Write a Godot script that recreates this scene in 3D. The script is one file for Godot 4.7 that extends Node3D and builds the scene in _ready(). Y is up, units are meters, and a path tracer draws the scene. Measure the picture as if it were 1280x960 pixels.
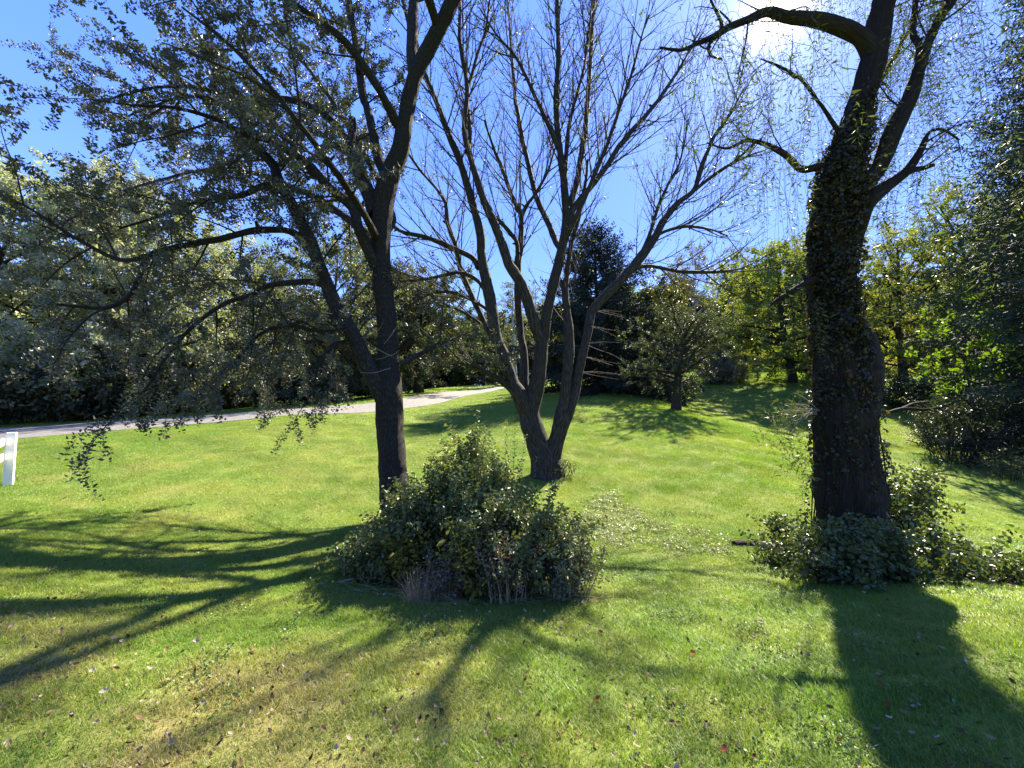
extends Node3D

const SUN_HEIGHT := 41.7      # degrees above the horizon
const SUN_SIDE := 36.5        # degrees to the right of straight ahead

var rng := RandomNumberGenerator.new()
var bumps := FastNoiseLite.new()
var patches := FastNoiseLite.new()
var mats := {}
var ROAD := [[-64.0, -1.0, 5.0], [-42.0, -9.5, 4.8], [-26.0, -17.0, 4.6], [-20.0, -21.6, 4.2], [-15.4, -23.6, 3.0], [-11.9, -25.0, 2.3], [-9.8, -28.0, 1.9], [-8.2, -33.0, 2.0], [-7.2, -42.0, 2.4], [-3.0, -53.0, 2.5], [4.0, -61.0, 2.5], [16.0, -67.0, 2.5]]
var road_line := []


class Geo:
	var v := PackedVector3Array()
	var n := PackedVector3Array()
	var c := PackedColorArray()
	var uv := PackedVector2Array()
	var idx := PackedInt32Array()

	func mesh() -> ArrayMesh:
		var a := []
		a.resize(Mesh.ARRAY_MAX)
		a[Mesh.ARRAY_VERTEX] = v
		a[Mesh.ARRAY_NORMAL] = n
		if c.size() == v.size():
			a[Mesh.ARRAY_COLOR] = c
		if uv.size() == v.size():
			a[Mesh.ARRAY_TEX_UV] = uv
		if idx.size():
			a[Mesh.ARRAY_INDEX] = idx
		var m := ArrayMesh.new()
		m.add_surface_from_arrays(Mesh.PRIMITIVE_TRIANGLES, a)
		return m


# ---------------------------------------------------------------- small helpers
func rf(a: float, b: float) -> float:
	return rng.randf_range(a, b)


func rv() -> Vector3:
	return Vector3(rf(-1, 1), rf(-1, 1), rf(-1, 1))


func obj(called: String, g: Geo, m: Material, parent: Node = self) -> MeshInstance3D:
	var o := MeshInstance3D.new()
	o.name = called
	o.mesh = g.mesh()
	o.material_override = m
	parent.add_child(o, true)
	return o


func stuff(o: Node) -> Node:
	o.set_meta("kind", "stuff")
	return o


func thing(called: String, label: String, category: String, where := Vector3.ZERO, turn := 0.0, group := "") -> Node3D:
	var o := Node3D.new()
	o.name = called
	add_child(o, true)
	o.position = where
	o.rotation.y = turn
	o.set_meta("label", label)
	o.set_meta("category", category)
	if group:
		o.set_meta("group", group)
	return o


const BIG := 1.65             # how much larger than first laid out the planted things stand


func land(x: float, z: float) -> float:
	# the near bank falls away from the eye into a shallow dip, then the lawn climbs to the wood
	var f := -z
	var s := clampf(0.15 + 0.003 * x, 0.07, 0.24)
	var a := 0.22 - 0.14 * smoothstep(3.0, 13.0, -x)
	var f0 := 6.5 + 4.0 * smoothstep(7.0, 18.0, x)
	var t := f - f0
	var sp := 0.5 * (t + sqrt(t * t + 6.0))
	var far := 110.0 * (1.0 - exp(-sp / 110.0))
	var banks := 0.75 * exp(-pow((x + 7.5) / 3.4, 2.0) - pow((f - 3.2) / 2.8, 2.0)) + 0.45 * exp(-pow((x - 5.4) / 2.6, 2.0) - pow((f - 2.6) / 2.4, 2.0))
	return banks - a * minf(f, f0 + 40.0) + a * minf(sp, 40.0) + s * far + 0.05 * sin(x * 0.55 + 0.4) * sin(f * 0.42) * smoothstep(3.0, 7.0, f)


func on_land(x: float, z: float) -> Vector3:
	return Vector3(x, land(x, z), z)


func slope(x: float, z: float) -> Vector3:
	return Vector3(land(x - 0.2, z) - land(x + 0.2, z), 0.4, land(x, z - 0.2) - land(x, z + 0.2)).normalized()


func road_gap(x: float, z: float) -> float:
	# metres outside the road's edge, negative on it
	var best := 1e9
	for k in road_line.size() - 1:
		var a: Vector3 = road_line[k]
		var b: Vector3 = road_line[k + 1]
		var p := Vector2(x - a.x, z - a.y)
		var d := Vector2(b.x - a.x, b.y - a.y)
		var t := clampf(p.dot(d) / d.length_squared(), 0.0, 1.0)
		best = minf(best, p.distance_to(d * t) - lerpf(a.z, b.z, t))
	return best


func wind(g: Geo) -> Geo:
	# turn every face the way its normals point
	for i in range(0, g.v.size(), 3):
		if (g.v[i + 1] - g.v[i]).cross(g.v[i + 2] - g.v[i]).dot(g.n[i] + g.n[i + 1] + g.n[i + 2]) > 0.0:
			var p := g.v[i + 1]
			g.v[i + 1] = g.v[i + 2]
			g.v[i + 2] = p
	return g


# ---------------------------------------------------------------- materials
func noise_tex(seed_: int, kind: int, freq: float, octaves: int, ramp: Array, size := 512, bump := 0.0) -> NoiseTexture2D:
	var f := FastNoiseLite.new()
	f.seed = seed_
	f.noise_type = kind
	f.frequency = freq
	f.fractal_octaves = octaves
	if kind == FastNoiseLite.TYPE_CELLULAR:
		f.cellular_return_type = FastNoiseLite.RETURN_DISTANCE2_SUB
		f.domain_warp_enabled = true
		f.domain_warp_amplitude = 18.0
		f.domain_warp_frequency = 0.02
	var t := NoiseTexture2D.new()
	t.width = size
	t.height = size
	t.seamless = true
	t.noise = f
	if bump > 0.0:
		t.as_normal_map = true
		t.bump_strength = bump
	if ramp.size():
		var g := Gradient.new()
		var offs := PackedFloat32Array()
		var cols := PackedColorArray()
		for r in ramp:
			offs.append(r[0])
			cols.append(r[1])
		g.offsets = offs
		g.colors = cols
		t.color_ramp = g
	return t


func srgb(r: float, g: float, b: float) -> Color:
	return Color(r, g, b).linear_to_srgb()


func bark(called: String, seed_: int, dark: Color, mid: Color, pale: Color, relief: float, su: float, sv: float, kind := FastNoiseLite.TYPE_CELLULAR, freq := 0.03) -> StandardMaterial3D:
	var m := StandardMaterial3D.new()
	m.resource_name = called
	m.albedo_texture = noise_tex(seed_, kind, freq, 4, [[0.0, dark], [0.35, mid], [0.7, mid.lerp(pale, 0.5)], [1.0, pale]])
	m.heightmap_enabled = true
	m.heightmap_texture = noise_tex(seed_, kind, freq, 4, [])
	m.heightmap_scale = relief
	m.uv1_scale = Vector3(su, sv, 1)
	m.roughness = 0.9
	m.metallic_specular = 0.3
	m.vertex_color_use_as_albedo = true
	mats[called] = m
	return m


func leaf_mat(called: String, rough: float, through: Color, spec := 0.5) -> StandardMaterial3D:
	var m := StandardMaterial3D.new()
	m.resource_name = called
	m.albedo_color = Color.WHITE
	m.vertex_color_use_as_albedo = true
	m.roughness = rough
	m.metallic_specular = spec
	m.backlight_enabled = true
	m.backlight = through
	m.cull_mode = BaseMaterial3D.CULL_DISABLED
	mats[called] = m
	return m


func plain(called: String, c: Color, rough := 0.85) -> StandardMaterial3D:
	var m := StandardMaterial3D.new()
	m.resource_name = called
	m.albedo_color = c
	m.roughness = rough
	m.metallic_specular = 0.25
	mats[called] = m
	return m


func make_materials() -> void:
	bark("rough_bark", 3, srgb(.02, .018, .014), srgb(.03, .027, .023), srgb(.2, .2, .18), 3.0, .9, .55)
	bark("base_bark", 5, srgb(.012, .009, .006), srgb(.05, .037, .026), srgb(.11, .085, .06), 2.5, 1.2, .6)
	bark("smooth_bark", 7, srgb(.008, .007, .0055), srgb(.027, .023, .018), srgb(.1, .092, .075), 1.2, .6, .3, FastNoiseLite.TYPE_SIMPLEX_SMOOTH, 0.02)
	bark("willow_bark", 9, srgb(.02, .015, .011), srgb(.05, .04, .03), srgb(.13, .105, .08), 6.0, 1.5, .16)
	bark("far_bark", 11, srgb(.015, .013, .01), srgb(.04, .035, .028), srgb(.1, .09, .075), 1.0, 2.0, .8)
	bark("pale_bark", 12, srgb(.16, .15, .13), srgb(.32, .3, .26), srgb(.45, .43, .4), .6, 2.0, .8, FastNoiseLite.TYPE_SIMPLEX_SMOOTH, 0.02)
	for a in [["twig_bark", Color(.028, .024, .018)], ["grey_twig", Color(.045, .04, .032)], ["dead_twig", Color(.2, .18, .15)], ["straw_stem", Color(.3, .24, .13)], ["stem_green", Color(.06, .075, .03)]]:
		plain(a[0], a[1].linear_to_srgb())
	leaf_mat("leaf", .5, Color(.85, .9, .45), .4)
	leaf_mat("glossy_leaf", .44, Color(.75, .8, .4), .45)
	leaf_mat("soft_leaf", .6, Color(.9, .95, .45), .35)
	leaf_mat("needle", .75, Color(.3, .35, .2), .3)
	leaf_mat("grass_blade", .47, Color(.95, 1.0, .45), .45)
	leaf_mat("dry", .95, Color(.5, .4, .3), .15)


# ---------------------------------------------------------------- wood
func spline(list: Array, step: float, wobble := 0.0) -> Array:
	var p := PackedVector3Array()
	var r := PackedFloat32Array()
	for i in list.size() - 1:
		var a: Vector4 = list[maxi(i - 1, 0)]
		var b: Vector4 = list[i]
		var c: Vector4 = list[i + 1]
		var d: Vector4 = list[mini(i + 2, list.size() - 1)]
		var n := maxi(1, int(ceil(Vector3(b.x - c.x, b.y - c.y, b.z - c.z).length() / step)))
		for k in n:
			var q := b.cubic_interpolate(c, a, d, float(k) / n)
			p.append(Vector3(q.x, q.y, q.z))
			r.append(maxf(q.w, 0.002))
	var e: Vector4 = list[list.size() - 1]
	p.append(Vector3(e.x, e.y, e.z))
	r.append(maxf(e.w, 0.002))
	if wobble > 0.0:
		for i in range(1, p.size()):
			var s := p[i] * 2.3
			p[i] += Vector3(bumps.get_noise_3d(s.x * 9, s.y * 9, s.z * 9), 0, bumps.get_noise_3d(s.x * 9 + 70, s.y * 9, s.z * 9 + 40)) * wobble
	return [p, r]


func tube(g: Geo, p: PackedVector3Array, r: PackedFloat32Array, sides: int, tint := Color.WHITE, lump := 0.0, furrow := 0.0, lumps_per_m := 5.0, cap := true) -> void:
	var m := p.size()
	if m < 2:
		return
	var first := g.v.size()
	var t0 := (p[1] - p[0]).normalized()
	var a := t0.cross(Vector3(0, 0, 1) if absf(t0.z) < 0.8 else Vector3(1, 0, 0)).normalized()
	var along := 0.0
	var around := maxf(1.0, roundf(TAU * r[0] * 1.0 / 0.35))
	var cs := []
	for k in sides + 1:
		cs.append(Vector2(cos(TAU * k / sides), sin(TAU * k / sides)))
	for i in m:
		var tn := (p[mini(i + 1, m - 1)] - p[maxi(i - 1, 0)]).normalized()
		a = (a - tn * a.dot(tn)).normalized()
		var b := tn.cross(a)
		if i > 0:
			along += p[i].distance_to(p[i - 1])
		for k in sides + 1:
			var d: Vector3 = a * cs[k].x + b * cs[k].y
			var rr := r[i]
			if lump > 0.0:
				var q := (p[i] + d * rr) * lumps_per_m * 10.0
				rr *= 1.0 + lump * bumps.get_noise_3dv(q)
				if furrow > 0.0:
					var ang := float(k % sides) / sides
					var f := bumps.get_noise_3d(cs[k % sides].x * r[i] * 260.0, along * 26.0, cs[k % sides].y * r[i] * 260.0)
					rr += furrow * (absf(f) * 2.0 - 0.5) + ang * 0.0
			g.v.append(p[i] + d * rr)
			g.n.append(d)
			g.uv.append(Vector2(around * k / sides, along))
			g.c.append(tint)
	var w := sides + 1
	if lump > 0.0:
		for i in m:
			for k in w:
				var up := g.v[first + mini(i + 1, m - 1) * w + k] - g.v[first + maxi(i - 1, 0) * w + k]
				var sd := g.v[first + i * w + (k + 1 if k < sides else 1)] - g.v[first + i * w + (k - 1 if k > 0 else sides - 1)]
				var nn := sd.cross(up)
				if nn.length_squared() > 1e-14:
					nn = nn.normalized()
					g.n[first + i * w + k] = nn if nn.dot(g.n[first + i * w + k]) > 0 else -nn
	for i in m - 1:
		for k in sides:
			var q := first + i * w + k
			g.idx.append_array(PackedInt32Array([q, q + w, q + 1, q + 1, q + w, q + w + 1]))
	if cap and r[m - 1] > 0.006:
		var tip := g.v.size()
		g.v.append(p[m - 1] + (p[m - 1] - p[m - 2]).normalized() * r[m - 1] * 0.4)
		g.n.append((p[m - 1] - p[m - 2]).normalized())
		g.uv.append(Vector2(0, along))
		g.c.append(tint)
		for k in sides:
			g.idx.append_array(PackedInt32Array([first + (m - 1) * w + k + 1, first + (m - 1) * w + k, tip]))


func limb(g: Geo, list: Array, sides: int, step := 0.12, lump := 0.25, wobble := 0.05, furrow := 0.0, tint := Color.WHITE) -> Array:
	var s := spline(list, step, wobble)
	tube(g, s[0], s[1], sides, tint, lump, furrow)
	var p: PackedVector3Array = s[0]
	var r: PackedFloat32Array = s[1]
	if lump > 0.2 and p.size() > 12:
		# knots and broken stubs
		for j in 3:
			var k := int(rf(.15, .9) * (p.size() - 2))
			var along := (p[k + 1] - p[k]).normalized()
			var out := (along.cross(rv()).normalized() + along * rf(-.1, .7)).normalized()
			if r[k] > .1:
				continue
			var size := r[k] * rf(.35, .55)
			var ln := minf(r[k] * rf(.8, 2.2), .11)
			tube(g, PackedVector3Array([p[k] + out * r[k] * .3, p[k] + out * r[k] * .95, p[k] + out * (r[k] + ln * .5), p[k] + out * (r[k] + ln)]), PackedFloat32Array([size * 1.9, size * 1.4, size, size * .8]), 7, tint, .2)
	return s


func wander(from: Vector3, dir: Vector3, length: float, segs: int, pull: Vector3, stray: float) -> PackedVector3Array:
	var p := PackedVector3Array([from])
	var d := dir
	for i in segs:
		d = (d + (pull + rv() * stray) / segs * 2.0).normalized()
		p.append(p[i] + d * length / segs)
	return p


func taper(n: int, r0: float, r1: float) -> PackedFloat32Array:
	var r := PackedFloat32Array()
	for i in n:
		r.append(lerpf(r0, r1, float(i) / (n - 1)))
	return r


# levels: arrays of {per_m, len, taper, angle, pull, stray, r, segs, sides, leaf (metres between sprigs), from, thin}
func sprout(wood: Geo, spots: Array, p: PackedVector3Array, r: PackedFloat32Array, levels: Array, level := 0, tint := Color.WHITE) -> void:
	var L: Dictionary = levels[level]
	var m := p.size()
	var total := 0.0
	for i in m - 1:
		total += p[i].distance_to(p[i + 1])
	var want: float = total * L.per_m * (1.0 - L.get("from", 0.15))
	var n := int(want) + (1 if rng.randf() < want - int(want) else 0)
	var roll := rf(0, TAU)
	for i in n:
		var t: float = lerpf(L.get("from", 0.15), 0.99, (i + rng.randf()) / n)
		var k := mini(int(t * (m - 1)), m - 2)
		var u := t * (m - 1) - k
		var at := p[k].lerp(p[k + 1], u)
		var dir := (p[k + 1] - p[k]).normalized()
		var side := dir.cross(Vector3.UP if absf(dir.y) < 0.9 else Vector3.RIGHT).normalized()
		roll += 2.4 + rf(-0.6, 0.6)
		side = side.rotated(dir, roll)
		var ang: float = deg_to_rad(L.angle * rf(0.7, 1.3))
		var d := dir * cos(ang) + side * sin(ang)
		var ln: float = L.len * lerpf(1.0, L.get("taper", 0.6), t) * rf(0.55, 1.25)
		var rad := minf(lerpf(r[k], r[k + 1], u) * 0.65, L.r)
		var path := wander(at, d, ln, L.segs, L.pull, L.stray)
		var rr := taper(path.size(), rad, rad * 0.3)
		tube(wood, path, rr, L.sides, tint, 0.0, 0.0, 5.0, false)
		if level + 1 < levels.size():
			sprout(wood, spots, path, rr, levels, level + 1, tint)
		elif L.get("leaf", 0.0) > 0.0:
			leaves_along(spots, path, L.leaf, L.get("thin", 1.0))


func leaves_along(spots: Array, path: PackedVector3Array, step: float, chance := 1.0, scale_ := 1.0) -> void:
	for k in path.size() - 1:
		var ln := path[k].distance_to(path[k + 1])
		var n := ln / step
		var c := int(n) + (1 if rng.randf() < n - int(n) else 0)
		for i in c:
			if rng.randf() > chance:
				continue
			var d := (path[k + 1] - path[k]).normalized()
			spots.append(frame(path[k].lerp(path[k + 1], rng.randf()), (d + rv() * 0.35).normalized(), rf(0.75, 1.25) * scale_))


func frame(at: Vector3, y: Vector3, s: float) -> Transform3D:
	var x := y.cross(Vector3(0, 0, 1) if absf(y.z) < 0.8 else Vector3(1, 0, 0)).normalized().rotated(y, rf(0, TAU))
	return Transform3D(Basis(x, y, x.cross(y)) * s, at)


# ---------------------------------------------------------------- leaves
func sprig(n: int, twig: float, ln: float, wd: float, open: float, droop: float, fold := 0.12, full := false, stalk := 0.3) -> Dictionary:
	var v := PackedVector3Array()
	var nm := PackedVector3Array()
	for i in n:
		var y := twig * (i + rf(0.3, 1.0)) / n
		var az := i * 2.4 + rf(-0.5, 0.5)
		var op := open * rf(0.7, 1.3)
		var d := Vector3(sin(op) * cos(az), cos(op), sin(op) * sin(az))
		var l := ln * rf(0.65, 1.2)
		var w := wd * l / ln * rf(0.85, 1.15) * 0.5
		var b := Vector3(0, y, 0) + d * l * stalk
		var n0 := d.cross(rv()).normalized()
		var sd := d.cross(n0)
		var dn := Vector3(rf(-.3, .3), -droop * rf(0.2, 1.5), rf(-.3, .3)) * l * (1.0 if droop > 0 else 0.0)
		var tip := b + d * l + dn
		var f := n0 * w * fold * 8.0 * rf(0.4, 1.3)
		for s in [1.0, -1.0]:
			if full:
				var p1: Vector3 = b + d * l * 0.22 + sd * w * 0.85 * s + f * 0.5
				var p2: Vector3 = b + d * l * 0.58 + sd * w * 0.95 * s + f * 0.7 + dn * 0.4
				var q := [[b, p1, p2], [b, p2, tip]]
				for t in q:
					var nn: Vector3 = -(t[1] - t[0]).cross(t[2] - t[0]).normalized()
					v.append_array(PackedVector3Array([t[0], t[1], t[2]]))
					nm.append_array(PackedVector3Array([nn, nn, nn]))
			else:
				var p: Vector3 = b + d * l * 0.42 + sd * w * s + f * 0.6 + dn * 0.3
				var nn: Vector3 = -(p - b).cross(tip - b).normalized()
				v.append_array(PackedVector3Array([b, p, tip]))
				nm.append_array(PackedVector3Array([nn, nn, nn]))
	return {"v": v, "n": nm}


func bake(spots: Array, kinds: Array, tints: Array, g: Geo = null) -> Geo:
	if g == null:
		g = Geo.new()
	var cols := []
	for k in kinds:
		var row := []
		for t in tints:
			var a := PackedColorArray()
			a.resize(k.v.size())
			a.fill(t)
			row.append(a)
		cols.append(row)
	for s in spots:
		var x: Transform3D = s
		var k := rng.randi() % kinds.size()
		g.v.append_array(x * (kinds[k].v as PackedVector3Array))
		g.n.append_array(Transform3D(x.basis.orthonormalized(), Vector3.ZERO) * (kinds[k].n as PackedVector3Array))
		g.c.append_array(cols[k][rng.randi() % tints.size()])
	return g


func sprigs(count: int, n: int, twig: float, ln: float, wd: float, open: float, droop: float, fold := 0.12, full := false) -> Array:
	var out := []
	for i in count:
		out.append(sprig(n, twig, ln, wd, open, droop, fold, full))
	return out


func shades(c: Color, n: int, spread: float, warm := 0.0) -> Array:
	var out := []
	for i in n:
		var k := rf(1.0 - spread, 1.0 + spread)
		var w := rf(-warm, warm)
		out.append(Color(c.r * k * (1.0 + w), c.g * k, c.b * k * (1.0 - w)))
	return out


# ---------------------------------------------------------------- whole trees
func far_tree(called: String, label: String, category: String, at: Vector3, s: Dictionary, group := "") -> Node3D:
	var o := thing(called, label, category, at, rf(0, TAU), group)
	o.scale = Vector3.ONE * BIG
	var wood := Geo.new()
	var fine := Geo.new()
	var spots := []
	var stems: int = s.get("stems", 1)
	for k in stems:
		var out: Vector3 = Vector3(rf(-1, 1), 0, rf(-1, 1)).normalized() * (s.get("spread", 0.25) if stems > 1 else s.get("lean", 0.05))
		var path := wander(Vector3(out.x, -0.25, out.z) * (0.6 if stems > 1 else 0.0) + Vector3(0, -0.2, 0), (Vector3.UP + out).normalized(), s.h * rf(0.85, 1.0), 9, Vector3.UP * 0.25, s.get("crook", 0.35))
		var r := taper(path.size(), s.r, s.r * 0.12)
		r[0] *= 1.4
		tube(wood, path, r, 8, Color.WHITE, 0.2, 0.0, 2.0)
		var m := path.size()
		var n := int(s.limbs / stems)
		for i in n:
			var t: float = lerpf(s.from, 0.97, (i + rng.randf()) / n)
			var kk := mini(int(t * (m - 1)), m - 2)
			var p := path[kk].lerp(path[kk + 1], t * (m - 1) - kk)
			var az := i * 2.4 + rf(-.5, .5)
			var shape := sin(PI * clampf((t - s.from) / (1.0 - s.from) * 0.78 + 0.2, 0, 1))
			var ln: float = s.wide * maxf(shape, 0.25) * rf(0.75, 1.2)
			var el: float = lerpf(s.get("low", 0.15), s.get("high", 1.0), t) + rf(-.15, .15)
			var d := Vector3(cos(az) * cos(el), sin(el), sin(az) * cos(el))
			var limb_path := wander(p, d, ln, 6, Vector3(0, s.get("lift", 0.15), 0), 0.4)
			var lr := taper(7, minf(r[kk] * 0.6, s.r * 0.45), 0.012)
			tube(wood, limb_path, lr, 5, Color.WHITE, 0.0, 0.0, 2.0, false)
			sprout(fine, spots, limb_path, lr, s.levels)
	obj("trunk", wood, s.get("bark", mats.far_bark), o)
	if fine.v.size():
		stuff(obj("twigs", fine, s.get("twig", mats.twig_bark), o))
	if spots.size():
		obj("crown", bake(spots, s.kinds, s.tints), s.get("leaf", mats.leaf), o)
	return o


func spruce(called: String, label: String, at: Vector3, h: float, wide: float, per_m: float, spray: Array, tints: Array, gap: float, first := 0.06, group := "", sag := 0.35) -> Node3D:
	var o := thing(called, label, "spruce tree", at, rf(0, TAU), group)
	o.scale = Vector3.ONE * BIG
	var wood := Geo.new()
	var spots := []
	var path := wander(Vector3(0, -0.2, 0), Vector3.UP, h, 12, Vector3.UP * 0.3, 0.05)
	tube(wood, path, taper(13, h * 0.018 + 0.05, 0.012), 8, Color.WHITE, 0.15, 0.0, 3.0)
	var n := int(h * per_m * 1.5)
	for i in n:
		var t := lerpf(first, 0.99, pow(float(i) / n, 0.9))
		var k := mini(int(t * 12), 11)
		var p := path[k].lerp(path[k + 1], t * 12 - k)
		var az := i * 2.4 + rf(-.4, .4)
		var ln := wide * pow(1.0 - t, 0.8) * rf(0.7, 1.15) + 0.12
		var el := lerpf(-0.25, 0.75, t * t) + rf(-.12, .12)
		var d := Vector3(cos(az) * cos(el), sin(el), sin(az) * cos(el))
		var b := PackedVector3Array([p])
		for j in 5:
			var u := (j + 1) / 5.0
			d = (d + Vector3(0, (-sag if u < 0.6 else sag * 0.9), 0) * 0.35 + rv() * 0.06).normalized()
			b.append(b[j] + d * ln / 5.0)
		tube(wood, b, taper(6, 0.02 + ln * 0.008, 0.004), 4, Color.WHITE, 0.0, 0.0, 2.0, false)
		var m := int(ln / gap * 2.2) + 1
		for j in m:
			var u := lerpf(0.12, 1.0, (j + rng.randf()) / m)
			var kk := mini(int(u * 5), 4)
			var q := b[kk].lerp(b[kk + 1], u * 5 - kk)
			var dd := (b[kk + 1] - b[kk]).normalized()
			var sd := dd.cross(Vector3.UP).normalized() * (1.0 if j % 2 else -1.0)
			var y := (dd * rf(0.5, 1.0) + sd * rf(0.3, 1.0) + Vector3(0, rf(-0.75, 0.05), 0)).normalized()
			spots.append(frame(q, y, rf(0.7, 1.2) * lerpf(1.0, 0.6, t)))
		spots.append(frame(b[5], d, 0.8))
	obj("trunk", wood, mats.far_bark, o)
	obj("crown", bake(spots, spray, tints), mats.needle, o)
	return o


func shrub(called: String, label: String, at: Vector3, s: Dictionary, category := "shrub", group := "") -> Node3D:
	var o := thing(called, label, category, at, 0.0, group)
	o.scale = Vector3.ONE * BIG
	var wood := Geo.new()
	var spots := []
	for i in s.stems:
		var az := rf(0, TAU)
		var q := sqrt(rng.randf())
		var foot := Vector3(cos(az) * s.rx * q * s.get("foot", 0.5), -0.05, sin(az) * s.rz * q * s.get("foot", 0.5))
		foot.y += (land(at.x + foot.x * BIG, at.z + foot.z * BIG) - at.y) / BIG
		var lean: Vector3 = Vector3(cos(az) * q * s.rx, 0, sin(az) * q * s.rz) * s.get("flare", 0.5)
		var ln: float = s.h * rf(0.55, 1.05) * (1.0 - s.get("dome", 0.35) * q * q)
		var path := wander(foot, (Vector3.UP * s.h + lean * 1.3).normalized(), ln, 7, Vector3(0, s.get("pull", 0.0), 0), s.get("stray", 0.4))
		var rr := taper(8, s.r, s.r * 0.3)
		tube(wood, path, rr, 5, Color.WHITE, 0.0, 0.0, 2.0, false)
		sprout(wood, spots, path, rr, s.levels)
		leaves_along(spots, path.slice(int(s.get("bare", 2))), s.levels[s.levels.size() - 1].leaf, s.get("thin", 1.0))
	obj("stems", wood, s.get("wood", mats.twig_bark), o)
	stuff(o.get_child(0))
	obj("foliage", bake(spots, s.kinds, s.tints), s.get("leaf", mats.leaf), o)
	return o


func _ready() -> void:
	rng.seed = 20241012
	bumps.seed = 4
	bumps.frequency = 0.02
	patches.seed = 8
	patches.noise_type = FastNoiseLite.TYPE_SIMPLEX_SMOOTH
	patches.frequency = 0.35
	patches.fractal_octaves = 3
	# camera: a phone's wide lens held at eye height, tipped up a little
	var cam := Camera3D.new()
	cam.name = "camera"
	cam.fov = 90.0
	cam.far = 1500.0
	cam.position = Vector3(0, 1.62, 0)
	cam.rotation_degrees = Vector3(3.3, 0, 0)
	cam.current = true
	add_child(cam)
	# sky, exposure
	var sky := ProceduralSkyMaterial.new()
	sky.sky_top_color = Color(0.30, 0.45, 0.80)
	sky.sky_horizon_color = Color(0.60, 0.76, 0.97)
	sky.sky_curve = 0.16
	sky.ground_bottom_color = Color(0.12, 0.14, 0.09)
	sky.ground_horizon_color = Color(0.4, 0.5, 0.5)
	sky.sun_angle_max = 40.0
	sky.sun_curve = 0.02
	# the bright air round the sun
	var towards := Vector3(sin(deg_to_rad(SUN_SIDE)) * cos(deg_to_rad(SUN_HEIGHT)), sin(deg_to_rad(SUN_HEIGHT)), -cos(deg_to_rad(SUN_SIDE)) * cos(deg_to_rad(SUN_HEIGHT)))
	var air := Image.create(512, 256, false, Image.FORMAT_RGBAF)
	for j in 256:
		for i in 512:
			var az := (i + 0.5) / 512.0 * TAU
			var el := (0.5 - (j + 0.5) / 256.0) * PI
			var off := rad_to_deg(acos(clampf(Vector3(sin(az) * cos(el), sin(el), -cos(az) * cos(el)).dot(towards), -1, 1)))
			var k := 0.26 * exp(-off / 4.5) + 0.12 * exp(-off / 15.0)
			air.set_pixel(i, j, Color(k, k * 0.98, k * 0.92, 1.0))
	sky.sky_cover = ImageTexture.create_from_image(air)
	var env := Environment.new()
	env.background_mode = Environment.BG_SKY
	env.sky = Sky.new()
	env.sky.sky_material = sky
	env.background_energy_multiplier = 0.55
	env.tonemap_mode = Environment.TONE_MAPPER_LINEAR
	env.tonemap_exposure = 5.0
	env.sdfgi_enabled = true
	env.ssao_enabled = true
	env.ssil_enabled = true
	var we := WorldEnvironment.new()
	we.name = "world_environment"
	we.environment = env
	add_child(we)
	# sun
	var sun := DirectionalLight3D.new()
	sun.name = "sun"
	sun.light_energy = 1.6
	sun.light_color = Color(1.0, 0.955, 0.87)
	sun.light_angular_distance = 0.6
	sun.shadow_enabled = true
	sun.rotation = Vector3(deg_to_rad(-SUN_HEIGHT), PI - deg_to_rad(SUN_SIDE), 0)
	add_child(sun)

	make_materials()
	for k in 8 * (ROAD.size() - 1) + 1:
		var i := mini(int(k / 8.0), ROAD.size() - 2)
		var q := []
		for j in [i - 1, i, i + 1, i + 2]:
			var e: Array = ROAD[clampi(j, 0, ROAD.size() - 1)]
			q.append(Vector3(e[0], e[1], e[2]))
		road_line.append((q[1] as Vector3).cubic_interpolate(q[2], q[0], q[3], k / 8.0 - i))
	build_ground()
	build_grass()
	build_far_woods()
	build_woods()
	build_lawn_trees()
	build_right_side()
	build_left_tree()
	build_middle_tree()
	build_willow()
	build_bushes()
	build_fence()
	build_small_things()


# ---------------------------------------------------------------- the setting
func lawn_tone(x: float, z: float) -> Color:
	# what the turf itself is like here: lush, worn or strawy, in soft mowing bands
	var f := -z
	var q := patches.get_noise_2d(x * 2.0, z * 2.0)
	var big := patches.get_noise_2d(x * 0.35 + 90.0, z * 0.35)
	var lush := Color(0.155, 0.255, 0.042)
	var yellowish := Color(0.255, 0.31, 0.07)
	var straw := Color(0.36, 0.29, 0.15)
	var c := lush.lerp(yellowish, clampf(0.45 + q * 1.1 + big * 0.6, 0, 1))
	var fine := patches.get_noise_2d(x * 7.0 + 20.0, z * 7.0)
	var worn := smoothstep(0.4, 0.75, 0.45 + q * 0.6 + big * 0.3 + fine * 0.45) * (1.0 - smoothstep(2.6, 4.6, f)) * (1.0 - smoothstep(-1.6, .6, x))
	worn = maxf(worn, 0.4 * smoothstep(0.6, 0.9, 0.5 + q) * (1.0 - smoothstep(-11.0, -3.0, x)) * (1.0 - smoothstep(9.0, 17.0, f)))
	c = c.lerp(straw, worn * 0.75) * (1.0 + 0.16 * fine)
	if f > 10.0:
		c *= 1.0 + 0.08 * sin((x * 0.45 + f) * 1.9)
	return c


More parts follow.
